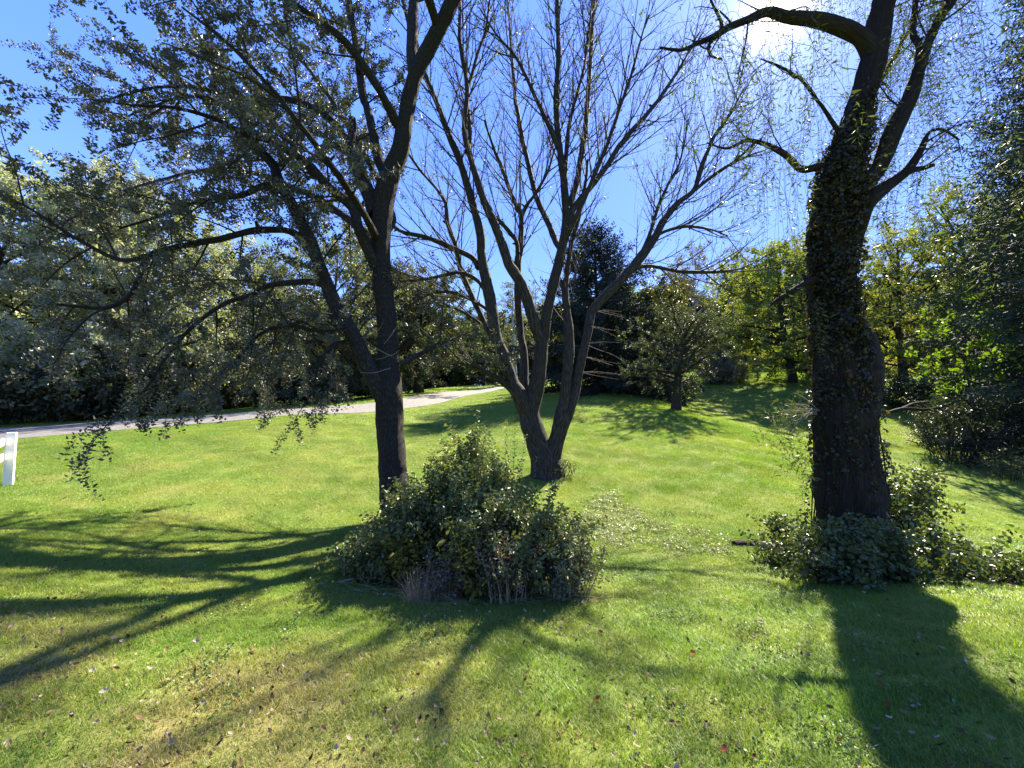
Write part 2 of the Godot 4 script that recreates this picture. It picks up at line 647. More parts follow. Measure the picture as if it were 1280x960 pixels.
func build_ground() -> void:
	var xs := PackedFloat32Array()
	var zs := PackedFloat32Array()
	for i in 181:
		var t := i / 90.0 - 1.0
		xs.append(signf(t) * (absf(t) * 40.0 + pow(absf(t), 4.0) * 700.0))
	for i in 171:
		var t := i / 170.0
		zs.append(lerpf(14.0, -80.0, t) - pow(t, 9.0) * 900.0)
	zs.append_array(PackedFloat32Array([]))
	zs.insert(0, 200.0)
	zs.insert(1, 60.0)
	zs.insert(2, 28.0)
	var g := Geo.new()
	for z in zs:
		for x in xs:
			var y := land(x, z)
			if x > -70 and x < 25 and z < 6 and z > -75:
				y -= 0.04 * (1.0 - smoothstep(-0.25, 0.15, road_gap(x, z)))
			g.v.append(Vector3(x, y, z))
			g.n.append(slope(x, z))
			var c := lawn_tone(x, z)
			g.c.append(c * 0.6 + Color(0.03, 0.02, 0.008))
	var w := xs.size()
	for i in zs.size() - 1:
		for k in w - 1:
			var q := i * w + k
			g.idx.append_array(PackedInt32Array([q, q + w, q + 1, q + 1, q + w, q + w + 1]))
	var m := StandardMaterial3D.new()
	m.resource_name = "turf"
	m.vertex_color_use_as_albedo = true
	m.albedo_texture = noise_tex(21, FastNoiseLite.TYPE_SIMPLEX, 0.06, 5, [[0.0, srgb(.35, .35, .3)], [0.5, srgb(.75, .78, .7)], [1.0, srgb(1, 1, 1)]])
	m.uv1_triplanar = true
	m.uv1_world_triplanar = true
	m.uv1_scale = Vector3(0.9, 0.9, 0.9)
	m.roughness = 0.95
	m.metallic_specular = 0.2
	var o := obj("ground", g, m)
	o.set_meta("kind", "structure")

	var r := Geo.new()
	var along := 0.0
	for i in road_line.size():
		var a: Vector3 = road_line[i]
		var t: Vector3 = road_line[mini(i + 1, road_line.size() - 1)] - road_line[maxi(i - 1, 0)]
		var s := Vector2(-t.y, t.x).normalized()
		for k in 9:
			var u := k / 4.0 - 1.0
			var x := a.x + s.x * a.z * u
			var z := a.y + s.y * a.z * u
			r.v.append(Vector3(x, land(x, z) + 0.025 * (1.0 - u * u) + 0.005, z))
			r.n.append(slope(x, z))
	for i in road_line.size() - 1:
		for k in 8:
			var q := i * 9 + k
			r.idx.append_array(PackedInt32Array([q, q + 9, q + 1, q + 1, q + 9, q + 10]))
	var rm := StandardMaterial3D.new()
	rm.resource_name = "old_asphalt"
	rm.albedo_texture = noise_tex(31, FastNoiseLite.TYPE_SIMPLEX, 0.012, 6, [[0.0, srgb(.07, .064, .056)], [0.45, srgb(.125, .117, .105)], [1.0, srgb(.19, .18, .16)]])
	rm.heightmap_enabled = true
	rm.heightmap_texture = noise_tex(32, FastNoiseLite.TYPE_SIMPLEX, 0.2, 3, [])
	rm.heightmap_scale = 0.5
	rm.uv1_triplanar = true
	rm.uv1_world_triplanar = true
	rm.uv1_scale = Vector3(0.4, 0.4, 0.4)
	rm.roughness = 0.8
	var ro := obj("road", r, rm)
	ro.set_meta("kind", "structure")


func tuft(blades: int, radius: float, height: float, width: float, bent: bool) -> ArrayMesh:
	var g := Geo.new()
	for i in blades:
		var az := rf(0, TAU)
		var q := radius * sqrt(rng.randf())
		var b := Vector3(cos(az) * q, -0.01, sin(az) * q)
		var turn := rf(0, TAU)
		var out := Vector3(cos(turn), 0, sin(turn))
		var sd := Vector3(-out.z, 0, out.x) * width * rf(0.6, 1.2) * 0.5
		var h := height * rf(0.45, 1.25)
		var lean := out * h * rf(0.1, 1.1)
		var k := rf(0.65, 1.35)
		var dead := rng.randf()
		var c := Color(k * rf(0.85, 1.2), k, k * rf(0.6, 1.2))
		if dead < 0.13:
			c = Color(2.1, 1.15, 2.0) * rf(0.6, 1.2)
		var t := b + lean + Vector3(0, h * 0.85, 0)
		if bent:
			var m := b + lean * 0.3 + Vector3(0, h * 0.55, 0)
			var n1 := out.cross(Vector3.UP).cross(m - b).normalized()
			n1 = (m - b).cross(sd).normalized()
			var n2 := (t - m).cross(sd).normalized()
			g.v.append_array(PackedVector3Array([b - sd, b + sd, m + sd * 0.8, b - sd, m + sd * 0.8, m - sd * 0.8, m - sd * 0.8, m + sd * 0.8, t]))
			g.n.append_array(PackedVector3Array([n1, n1, n1, n1, n1, n1, n2, n2, n2]))
			g.c.append_array(PackedColorArray([c, c, c, c, c, c, c, c, c]))
		else:
			var n1 := (t - b).cross(sd).normalized()
			g.v.append_array(PackedVector3Array([b - sd, b + sd, t]))
			g.n.append_array(PackedVector3Array([n1, n1, n1]))
			g.c.append_array(PackedColorArray([c, c, c]))
	return g.mesh()


func scatter(called: String, mesh: Mesh, mat: Material, where: Array, tones: PackedColorArray) -> MultiMeshInstance3D:
	var mm := MultiMesh.new()
	mm.transform_format = MultiMesh.TRANSFORM_3D
	mm.use_colors = true
	mm.mesh = mesh
	mm.instance_count = where.size()
	for i in where.size():
		mm.set_instance_transform(i, where[i])
		mm.set_instance_color(i, tones[i])
	var o := MultiMeshInstance3D.new()
	o.name = called
	o.multimesh = mm
	o.material_override = mat
	add_child(o, true)
	stuff(o)
	return o


func build_grass() -> void:
	var rings := [[1.4, 8.0, 0.19, 4, 380, 0.19, 0.056, 0.0043, true], [8.0, 20.0, 0.36, 3, 420, 0.36, 0.06, 0.009, false], [20.0, 48.0, 0.85, 3, 560, 0.85, 0.075, 0.022, false], [48.0, 85.0, 1.9, 1, 440, 1.9, 0.13, 0.07, false]]
	for g in rings:
		var sets := []
		for k in g[3]:
			sets.append([tuft(g[4], g[5], g[6], g[7], g[8]), [], PackedColorArray()])
		var step: float = g[2]
		var f: float = g[0]
		while f < g[1]:
			var half := f * 1.5 + 1.6
			var x := -half
			while x < half:
				var px := x + rf(-.6, .6) * step
				var pz := -f + rf(-.6, .6) * step
				x += step
				var far := Vector2(px, pz).length()
				if far > 110.0:
					continue
				if px < 22.0 and road_gap(px, pz) < g[5] * 0.6:
					continue
				var tone := lawn_tone(px, pz) * rf(0.85, 1.15)
				var s: Array = sets[rng.randi() % sets.size()]
				var n := slope(px, pz)
				var b := frame(on_land(px, pz), n, 1.0)
				var high := rf(0.8, 1.15) * (1.0 + 0.35 * patches.get_noise_2d(px * 3.0 + 50, pz * 3.0))
				b.basis = Basis(b.basis.x, b.basis.y * high, b.basis.z)
				s[1].append(b)
				s[2].append(tone)
			f += step
		for s in sets:
			scatter("lawn_grass", s[0], mats.grass_blade, s[1], s[2])


# ---------------------------------------------------------------- far and middle distance
const WOOD_LEVELS := [{"per_m": 2.2, "from": 0.2, "len": 1.5, "angle": 50.0, "taper": 0.6, "pull": Vector3(0, .12, 0), "stray": .5, "r": .03, "segs": 4, "sides": 4}, {"per_m": 3.2, "from": 0.1, "len": 0.6, "angle": 55.0, "taper": 0.7, "pull": Vector3(0, .05, 0), "stray": .5, "r": .01, "segs": 3, "sides": 3, "leaf": 0.22}]


func levels(per1: float, len1: float, per2: float, len2: float, leaf: float, up := 0.1, thin := 1.0, ang := 50.0) -> Array:
	return [{"per_m": per1, "from": 0.15, "len": len1, "angle": ang, "taper": 0.6, "pull": Vector3(0, up, 0), "stray": .5, "r": .03, "segs": 4, "sides": 4}, {"per_m": per2, "from": 0.1, "len": len2, "angle": 50.0, "taper": 0.7, "pull": Vector3(0, up * .5, 0), "stray": .5, "r": .01, "segs": 3, "sides": 3, "leaf": leaf * .42, "thin": thin}]


func build_far_woods() -> void:
	# the wooded rise behind everything, too far off to tell its trees apart
	var g := Geo.new()
	var spots := []
	for i in 520:
		var az := rf(0, TAU)
		var y := pow(rng.randf(), 0.7)
		var q := sqrt(rng.randf()) * (0.35 + 0.65 * sin(PI * clampf(y * 0.9 + 0.12, 0, 1)))
		var at := Vector3(cos(az) * 2.9 * q, 0.4 + y * 8.2, sin(az) * 2.9 * q)
		spots.append(frame(at, (at + Vector3(0, -2, 0) + rv()).normalized(), rf(0.7, 1.3)))
	bake(spots, sprigs(4, 16, .9, .30, .17, 1.2, .2), shades(Color(.9, .9, .9), 5, .25, .12), g)
	var where := []
	var tones := PackedColorArray()
	for i in 420:
		var az := deg_to_rad(rf(-74, 74))
		var d := rf(88, 170)
		var x := sin(az) * d
		var z := -cos(az) * d
		if road_gap(x, z) < 4.0:
			continue
		var s := rf(0.8, 1.35) * 1.6
		where.append(frame(on_land(x, z), Vector3.UP, s))
		tones.append([Color(.07, .085, .03), Color(.085, .09, .035), Color(.06, .075, .032), Color(.12, .115, .035)][rng.randi() % 4] * rf(.8, 1.2))
	scatter("far_woods", g.mesh(), mats.soft_leaf, where, tones)


func build_woods() -> void:
	# trees and thicket across the road
	var grey := shades(Color(.27, .275, .215), 6, .3, .08)
	var olive := shades(Color(.16, .165, .1), 6, .3, .1)
	var deep := shades(Color(.075, .085, .05), 6, .3, .08)
	var silver := shades(Color(.44, .445, .38), 6, .25, .05)
	var kinds := sprigs(5, 10, .42, .18, .12, 1.1, .25)
	var small := sprigs(5, 13, .42, .12, .075, 1.1, .2)
	var L := levels(2.0, 1.7, 2.6, .75, .26)
	var base := {"h": 13.0, "r": .2, "limbs": 26, "from": .12, "wide": 3.6, "levels": L, "kinds": kinds, "tints": olive}
	var spec := func(over: Dictionary) -> Dictionary:
		var d := base.duplicate()
		d.merge(over, true)
		return d
	var rows := [
		["broad_tree", "tall grey-leaved tree at the end of the woods beyond the white fence", Vector3(-35.548, 0.483, -21.7), {"h": 11.4, "tints": silver, "wide": 4.0}],
		["broad_tree", "pale silvery tree rising behind the white fence post", Vector3(-32.235, 0.658, -25.38), {"h": 11.0, "tints": silver, "kinds": small, "wide": 4.2}],
		["broad_tree", "dull grey-olive tree behind the widest stretch of road", Vector3(-27.612, 0.756, -25.58), {"h": 10.2, "tints": grey, "wide": 4.0}],
		["broad_tree", "grey-green tree with pale leaves above the bend of the low limb", Vector3(-28.142, 1.019, -31.14), {"h": 10.4, "tints": grey, "kinds": small, "wide": 3.9}],
		["broad_tree", "dark green tree in the thicket next to the woods spruce", Vector3(-27.543, 1.296, -36.3), {"h": 9.0, "tints": deep, "wide": 3.8}],
		["broad_tree", "olive tree seen through the hanging leafy boughs", Vector3(-16.251, 1.73, -31.5), {"h": 9.6, "tints": olive, "kinds": small, "wide": 4.0}],
		["broad_tree", "dark tree straight behind the forked mossy trunk", Vector3(-12.538, 2.333, -35.42), {"h": 8.0, "tints": deep}],
	]
	for r in rows:
		far_tree(r[0], r[1], "tree", on_land(r[2].x, r[2].z - 2.5), spec.call(r[3]), "trees of the wood across the road")
	spruce("woods_spruce", "dark spruce whose tip stands above the woods across the road", on_land(-25.74, -42.075), 9.6, 2.6, 9.0, sprigs(4, 16, .5, .2, .06, .8, .3), shades(Color(.03, .045, .025), 5, .3), .3)
	# understory along the far edge of the road
	var low := {"h": 2.6, "rx": 1.9, "rz": 1.5, "stems": 22, "r": .018, "levels": [{"per_m": 3.4, "from": 0.1, "len": .8, "angle": 55.0, "taper": .6, "pull": Vector3(0, -.05, 0), "stray": .6, "r": .008, "segs": 3, "sides": 3, "leaf": .115}], "kinds": kinds, "tints": deep, "bare": 1}
	var marks := [[Vector3(-30.155, 0.447, -20.78), "dark shrub at the road edge nearest the fence", 2.6], [Vector3(-29.408, 0.561, -22.94), "dark shrub behind the fence post across the road", 2.8], [Vector3(-28.373, 0.652, -24.2), "broad dark shrub under the pale silvery tree", 2.5], [Vector3(-26.702, 0.725, -24.98), "dark green thicket shrub where the road is widest", 2.7], [Vector3(-26.414, 0.87, -27.18), "leafy shrub in black shade under the woods", 2.4],
		[Vector3(-25.938, 0.991, -29.38), "shrub with small pale leaves at the wood edge", 2.2], [Vector3(-27.493, 1.17, -34.36), "low dark shrub where the roadside grass begins", 2.1], [Vector3(-25.561, 1.371, -36.16), "dark shrub behind the sunny roadside grass", 2.2], [Vector3(-19.695, 1.599, -32.1), "green shrub below the woods spruce", 2.0], [Vector3(-16.791, 1.804, -32.94), "shrub behind the tips of the hanging boughs", 2.2], [Vector3(-15.13, 2.2, -36.34), "dense dark shrub just left of the forked trunk", 2.2]]
	for k in marks.size():
		var s := low.duplicate()
		s.h = marks[k][2]
		s.tints = [deep, olive, deep][k % 3]
		var p: Vector3 = marks[k][0]
		shrub("thicket_shrub", marks[k][1], on_land(p.x, p.z - 1.0), s, "shrub", "thicket along the far side of the road")


func build_lawn_trees() -> void:
	var olive := shades(Color(.062, .075, .03), 6, .3, .12)
	var small := sprigs(5, 12, .3, .085, .045, 1.1, .15)
	var mid := sprigs(5, 10, .4, .16, .105, 1.1, .25)
	# round tree beside the far bend of the road, with a short black trunk
	far_tree("round_tree", "low rounded tree with a short dark trunk beside the road bend", "tree", on_land(-10.89, -44.88), {"h": 7.0, "r": .34, "limbs": 24, "from": .2, "wide": 4.6, "low": -.05, "levels": levels(2.2, 1.6, 3.0, .7, .2, -.05), "kinds": mid, "tints": olive})
	far_tree("green_tree", "green tree in full leaf behind the road bend", "tree", on_land(-18.15, -62.7), {"h": 11.0, "r": .25, "limbs": 24, "from": .15, "wide": 4.0, "levels": levels(1.8, 1.8, 2.6, .8, .28), "kinds": mid, "tints": shades(Color(.08, .105, .03), 6, .3, .12)})
	far_tree("green_tree", "dark leafy tree over the far end of the road", "tree", on_land(-5.61, -75.9), {"h": 9.0, "r": .25, "limbs": 24, "from": .1, "wide": 4.0, "levels": levels(1.8, 1.8, 2.6, .8, .28), "kinds": mid, "tints": shades(Color(.05, .065, .028), 6, .3, .1)})
	far_tree("birch", "thin yellowing tree seen between the stems of the bare tree", "tree", on_land(0.825, -66), {"h": 12.5, "r": .16, "limbs": 26, "from": .15, "wide": 2.6, "high": 1.2, "levels": levels(1.8, 1.3, 2.4, .6, .3, .1, .7), "kinds": mid, "tints": shades(Color(.15, .145, .045), 6, .3, .15), "bark": mats.pale_bark})
	far_tree("birch", "pale green slender tree left of the big dark spruce", "tree", on_land(5.28, -70.95), {"h": 12.0, "r": .15, "limbs": 22, "from": .2, "wide": 2.6, "high": 1.2, "levels": levels(1.8, 1.3, 2.4, .6, .3, .1, .6), "kinds": mid, "tints": shades(Color(.11, .12, .05), 6, .3, .12), "bark": mats.pale_bark})
	# the big dark spruce
	var sp := Vector3(8.382, 3.017, -35.9)
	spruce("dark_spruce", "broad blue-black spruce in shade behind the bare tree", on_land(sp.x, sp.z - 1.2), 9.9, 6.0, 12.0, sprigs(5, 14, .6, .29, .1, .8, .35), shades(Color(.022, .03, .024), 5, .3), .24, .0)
	# small apple tree on the lawn
	rng.seed = 77
	var ap := Vector3(11.029, 1.39, -25.88)
	far_tree("apple_tree", "small old apple tree with a dark leaning trunk on the lawn", "tree", ap, {"h": 4.2, "r": .2, "limbs": 24, "from": .3, "wide": 2.5, "low": -.05, "high": .9, "lift": -.02, "crook": .4, "lean": .06, "levels": levels(3.8, .95, 5.5, .42, .11, -.05, .9), "kinds": sprigs(5, 8, .18, .065, .038, 1.1, .15), "tints": shades(Color(.06, .07, .04), 6, .3, .1)})
	var sh := Vector3(24.89, 4.425, -45.34)
	shrub("silver_shrub", "grey-leaved shrub spreading at the foot of the rise behind the apple tree", on_land(sh.x, sh.z), {"h": 3.0, "rx": 2.6, "rz": 2.0, "stems": 46, "r": .025, "dome": .5, "levels": [{"per_m": 4.5, "from": .15, "len": .7, "angle": 55.0, "taper": .6, "pull": Vector3(0, -.15, 0), "stray": .5, "r": .008, "segs": 3, "sides": 3, "leaf": .1}], "kinds": small, "tints": shades(Color(.15, .155, .125), 6, .3, .06), "leaf": mats.glossy_leaf})
	# behind the apple tree
	var cone := {"h": 8.2, "r": .18, "limbs": 30, "from": .04, "wide": 2.2, "levels": levels(2.2, 1.1, 3.0, .55, .2), "kinds": mid, "tints": shades(Color(.085, .08, .025), 6, .35, .15)}
	far_tree("cedar", "bronze-green bushy tree with a flat top beside the dark spruce", "tree", on_land(15.84, -38.94), cone)
	spruce("cedar", "narrow pointed evergreen behind the silver shrub", on_land(29.04, -51.15), 8.6, 1.7, 12.0, sprigs(4, 16, .4, .16, .05, .7, .1), shades(Color(.05, .065, .025), 5, .3), .2, .02, "", .1)
	far_tree("bare_tree", "tall nearly leafless tree with a pale trunk against the sky", "tree", on_land(27.39, -55.275), {"h": 12.5, "r": .17, "limbs": 24, "from": .3, "wide": 3.6, "high": 1.25, "levels": levels(2.2, 1.6, 3.2, .8, 1.6, .12), "kinds": mid, "tints": shades(Color(.12, .1, .05), 4, .3), "bark": mats.pale_bark, "twig": mats.grey_twig})
	far_tree("bare_tree", "thin bare tree with fine reddish twigs over the rise", "tree", on_land(35.475, -59.4), {"h": 12.0, "r": .14, "limbs": 22, "from": .25, "wide": 3.4, "high": 1.2, "levels": levels(2.4, 1.5, 3.4, .8, 2.5, .12), "kinds": mid, "tints": shades(Color(.13, .1, .05), 4, .3), "twig": mats.grey_twig})
	var gold := shades(Color(.19, .21, .06), 7, .35, .2)
	far_tree("yellow_tree", "big yellow-green tree spreading low at the lawn edge left of the ivy trunk", "tree", on_land(30.03, -40.92), {"h": 9.5, "r": .24, "limbs": 34, "from": .08, "wide": 4.4, "low": -.1, "lift": -.05, "levels": levels(2.2, 1.7, 3.0, .75, .21, -.08, .9), "kinds": mid, "tints": gold, "leaf": mats.soft_leaf})
	far_tree("yellow_tree", "slender yellowing tree with see-through crown just left of the ivy trunk", "tree", on_land(39.6, -51.15), {"h": 11.0, "r": .18, "limbs": 24, "from": .1, "wide": 3.2, "levels": levels(1.8, 1.5, 2.5, .7, .3, .02, .7), "kinds": mid, "tints": gold, "leaf": mats.soft_leaf})


func build_right_side() -> void:
	var mid := sprigs(5, 10, .36, .135, .085, 1.1, .25)
	var gold := shades(Color(.19, .205, .065), 7, .35, .2)
	far_tree("yellow_tree", "yellow-olive tree right behind the ivy-clad trunk", "tree", on_land(36.3, -35.475), {"h": 9.5, "r": .22, "limbs": 32, "from": .1, "wide": 3.8, "low": -.1, "levels": levels(2.2, 1.6, 3.0, .7, .22, -.05, .85), "kinds": mid, "tints": gold, "leaf": mats.soft_leaf})
	far_tree("yellow_tree", "tall yellowing tree between the ivy trunk and the tall spruces", "tree", on_land(42.075, -33), {"h": 11.5, "r": .24, "limbs": 32, "from": .12, "wide": 4.0, "levels": levels(2.0, 1.7, 2.8, .75, .24, .0, .8), "kinds": mid, "tints": shades(Color(.19, .205, .07), 7, .35, .2), "leaf": mats.soft_leaf})
	far_tree("olive_tree", "olive-green leafy tree against the side of the tall spruces", "tree", on_land(33.825, -25.575), {"h": 8.6, "r": .2, "limbs": 30, "from": .16, "wide": 2.7, "levels": levels(2.2, 1.4, 3.0, .65, .2, .0, .9), "kinds": mid, "tints": shades(Color(.13, .145, .045), 7, .35, .15)})
	# tall spruces at the edge of the lawn
	var fine := sprigs(6, 14, .52, .21, .058, .75, .35, .1)
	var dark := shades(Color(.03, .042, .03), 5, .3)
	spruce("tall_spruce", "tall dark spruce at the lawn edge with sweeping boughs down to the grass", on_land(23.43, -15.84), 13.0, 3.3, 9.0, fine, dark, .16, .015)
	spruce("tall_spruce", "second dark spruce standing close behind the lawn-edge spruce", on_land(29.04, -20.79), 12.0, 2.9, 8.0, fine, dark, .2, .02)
	# small bright-leaved tree in front of the spruces
	var b := Vector3(21.603, -0.688, -17.98)
	far_tree("mulberry_tree", "small tree with big bright lime leaves lit from behind before the spruces", "tree", on_land(b.x, b.z), {"h": 4.3, "r": .05, "limbs": 14, "from": .45, "wide": 1.3, "low": -.2, "high": .6, "levels": levels(3.0, .7, 4.5, .35, .15, -.05, .9), "kinds": sprigs(5, 5, .18, .13, .1, 1.2, .4, .1, true), "tints": shades(Color(.13, .2, .03), 6, .25, .12), "leaf": mats.soft_leaf})
	var p := Vector3(20.417, -0.75, -17.92)
	shrub("pale_shrub", "rounded dark shrub with shining pale top leaves below the lime tree", on_land(p.x, p.z), {"h": 1.75, "rx": 1.0, "rz": .9, "stems": 40, "r": .012, "dome": .45, "levels": [{"per_m": 6.0, "from": .1, "len": .4, "angle": 50.0, "taper": .6, "pull": Vector3(0, .0, 0), "stray": .5, "r": .005, "segs": 3, "sides": 3, "leaf": .08}], "kinds": sprigs(5, 7, .14, .07, .035, 1.1, .2), "tints": shades(Color(.05, .062, .04), 6, .3, .1), "leaf": mats.glossy_leaf})
	var d := Vector3(19.347, -1.244, -15.12)
	shrub("spruce_seedling", "low feathery evergreen seedling at the skirt of the tall spruce", on_land(d.x, d.z), {"h": .75, "rx": .5, "rz": .5, "stems": 18, "r": .006, "levels": [{"per_m": 9.0, "from": .1, "len": .3, "angle": 60.0, "taper": .5, "pull": Vector3(0, .1, 0), "stray": .3, "r": .003, "segs": 3, "sides": 3, "leaf": .1}], "kinds": sprigs(4, 16, .16, .05, .006, .8, .1), "tints": shades(Color(.06, .08, .035), 5, .3), "leaf": mats.needle})
	# scrub between the willow and the far lawn
	var low := {"h": 1.5, "rx": 1.3, "rz": 1.0, "stems": 26, "r": .012, "levels": [{"per_m": 4.0, "from": .1, "len": .55, "angle": 55.0, "taper": .6, "pull": Vector3(0, -.05, 0), "stray": .6, "r": .006, "segs": 3, "sides": 3, "leaf": .15}], "kinds": mid, "tints": shades(Color(.05, .06, .03), 6, .3, .1)}
	var q := Vector3(27.776, 1.377, -27.38)
	shrub("scrub_bush", "dark tangled bush behind the ivy trunk on the far lawn", on_land(q.x, q.z), low)
	var q2 := Vector3(27.094, 0.972, -25.58)
	var thin := low.duplicate()
	thin.merge({"h": 1.9, "rx": 1.0, "stems": 18, "thin": .5, "tints": shades(Color(.10, .12, .035), 6, .3, .15)}, true)
	shrub("scrub_bush", "thin green saplings in front of the pale shrub", on_land(q2.x - 1.6, q2.z + 3.0), thin)
	# a fallen grey bough behind the willow
	var g := Geo.new()
	limb(g, [Vector4(17.94, 1.303, -18.37, 0.088), Vector4(18.714, 1.493, -18.37, 0.093), Vector4(19.497, 1.458, -18.036, 0.072), Vector4(19.917, 1.681, -17.535, 0.05), Vector4(20.243, 1.825, -17.368, 0.032)], 7, .15, .2, .1)
	limb(g, [Vector4(18.523, 1.493, -18.37, 0.052), Vector4(19.654, 1.763, -18.704, 0.053), Vector4(20.604, 1.845, -19.038, 0.038)], 6, .15, .2, .1)
	var o := obj("fallen_bough", g, mats.far_bark)
	o.set_meta("label", "bare grey fallen bough lying behind the ivy-clad trunk")
	o.set_meta("category", "branch")


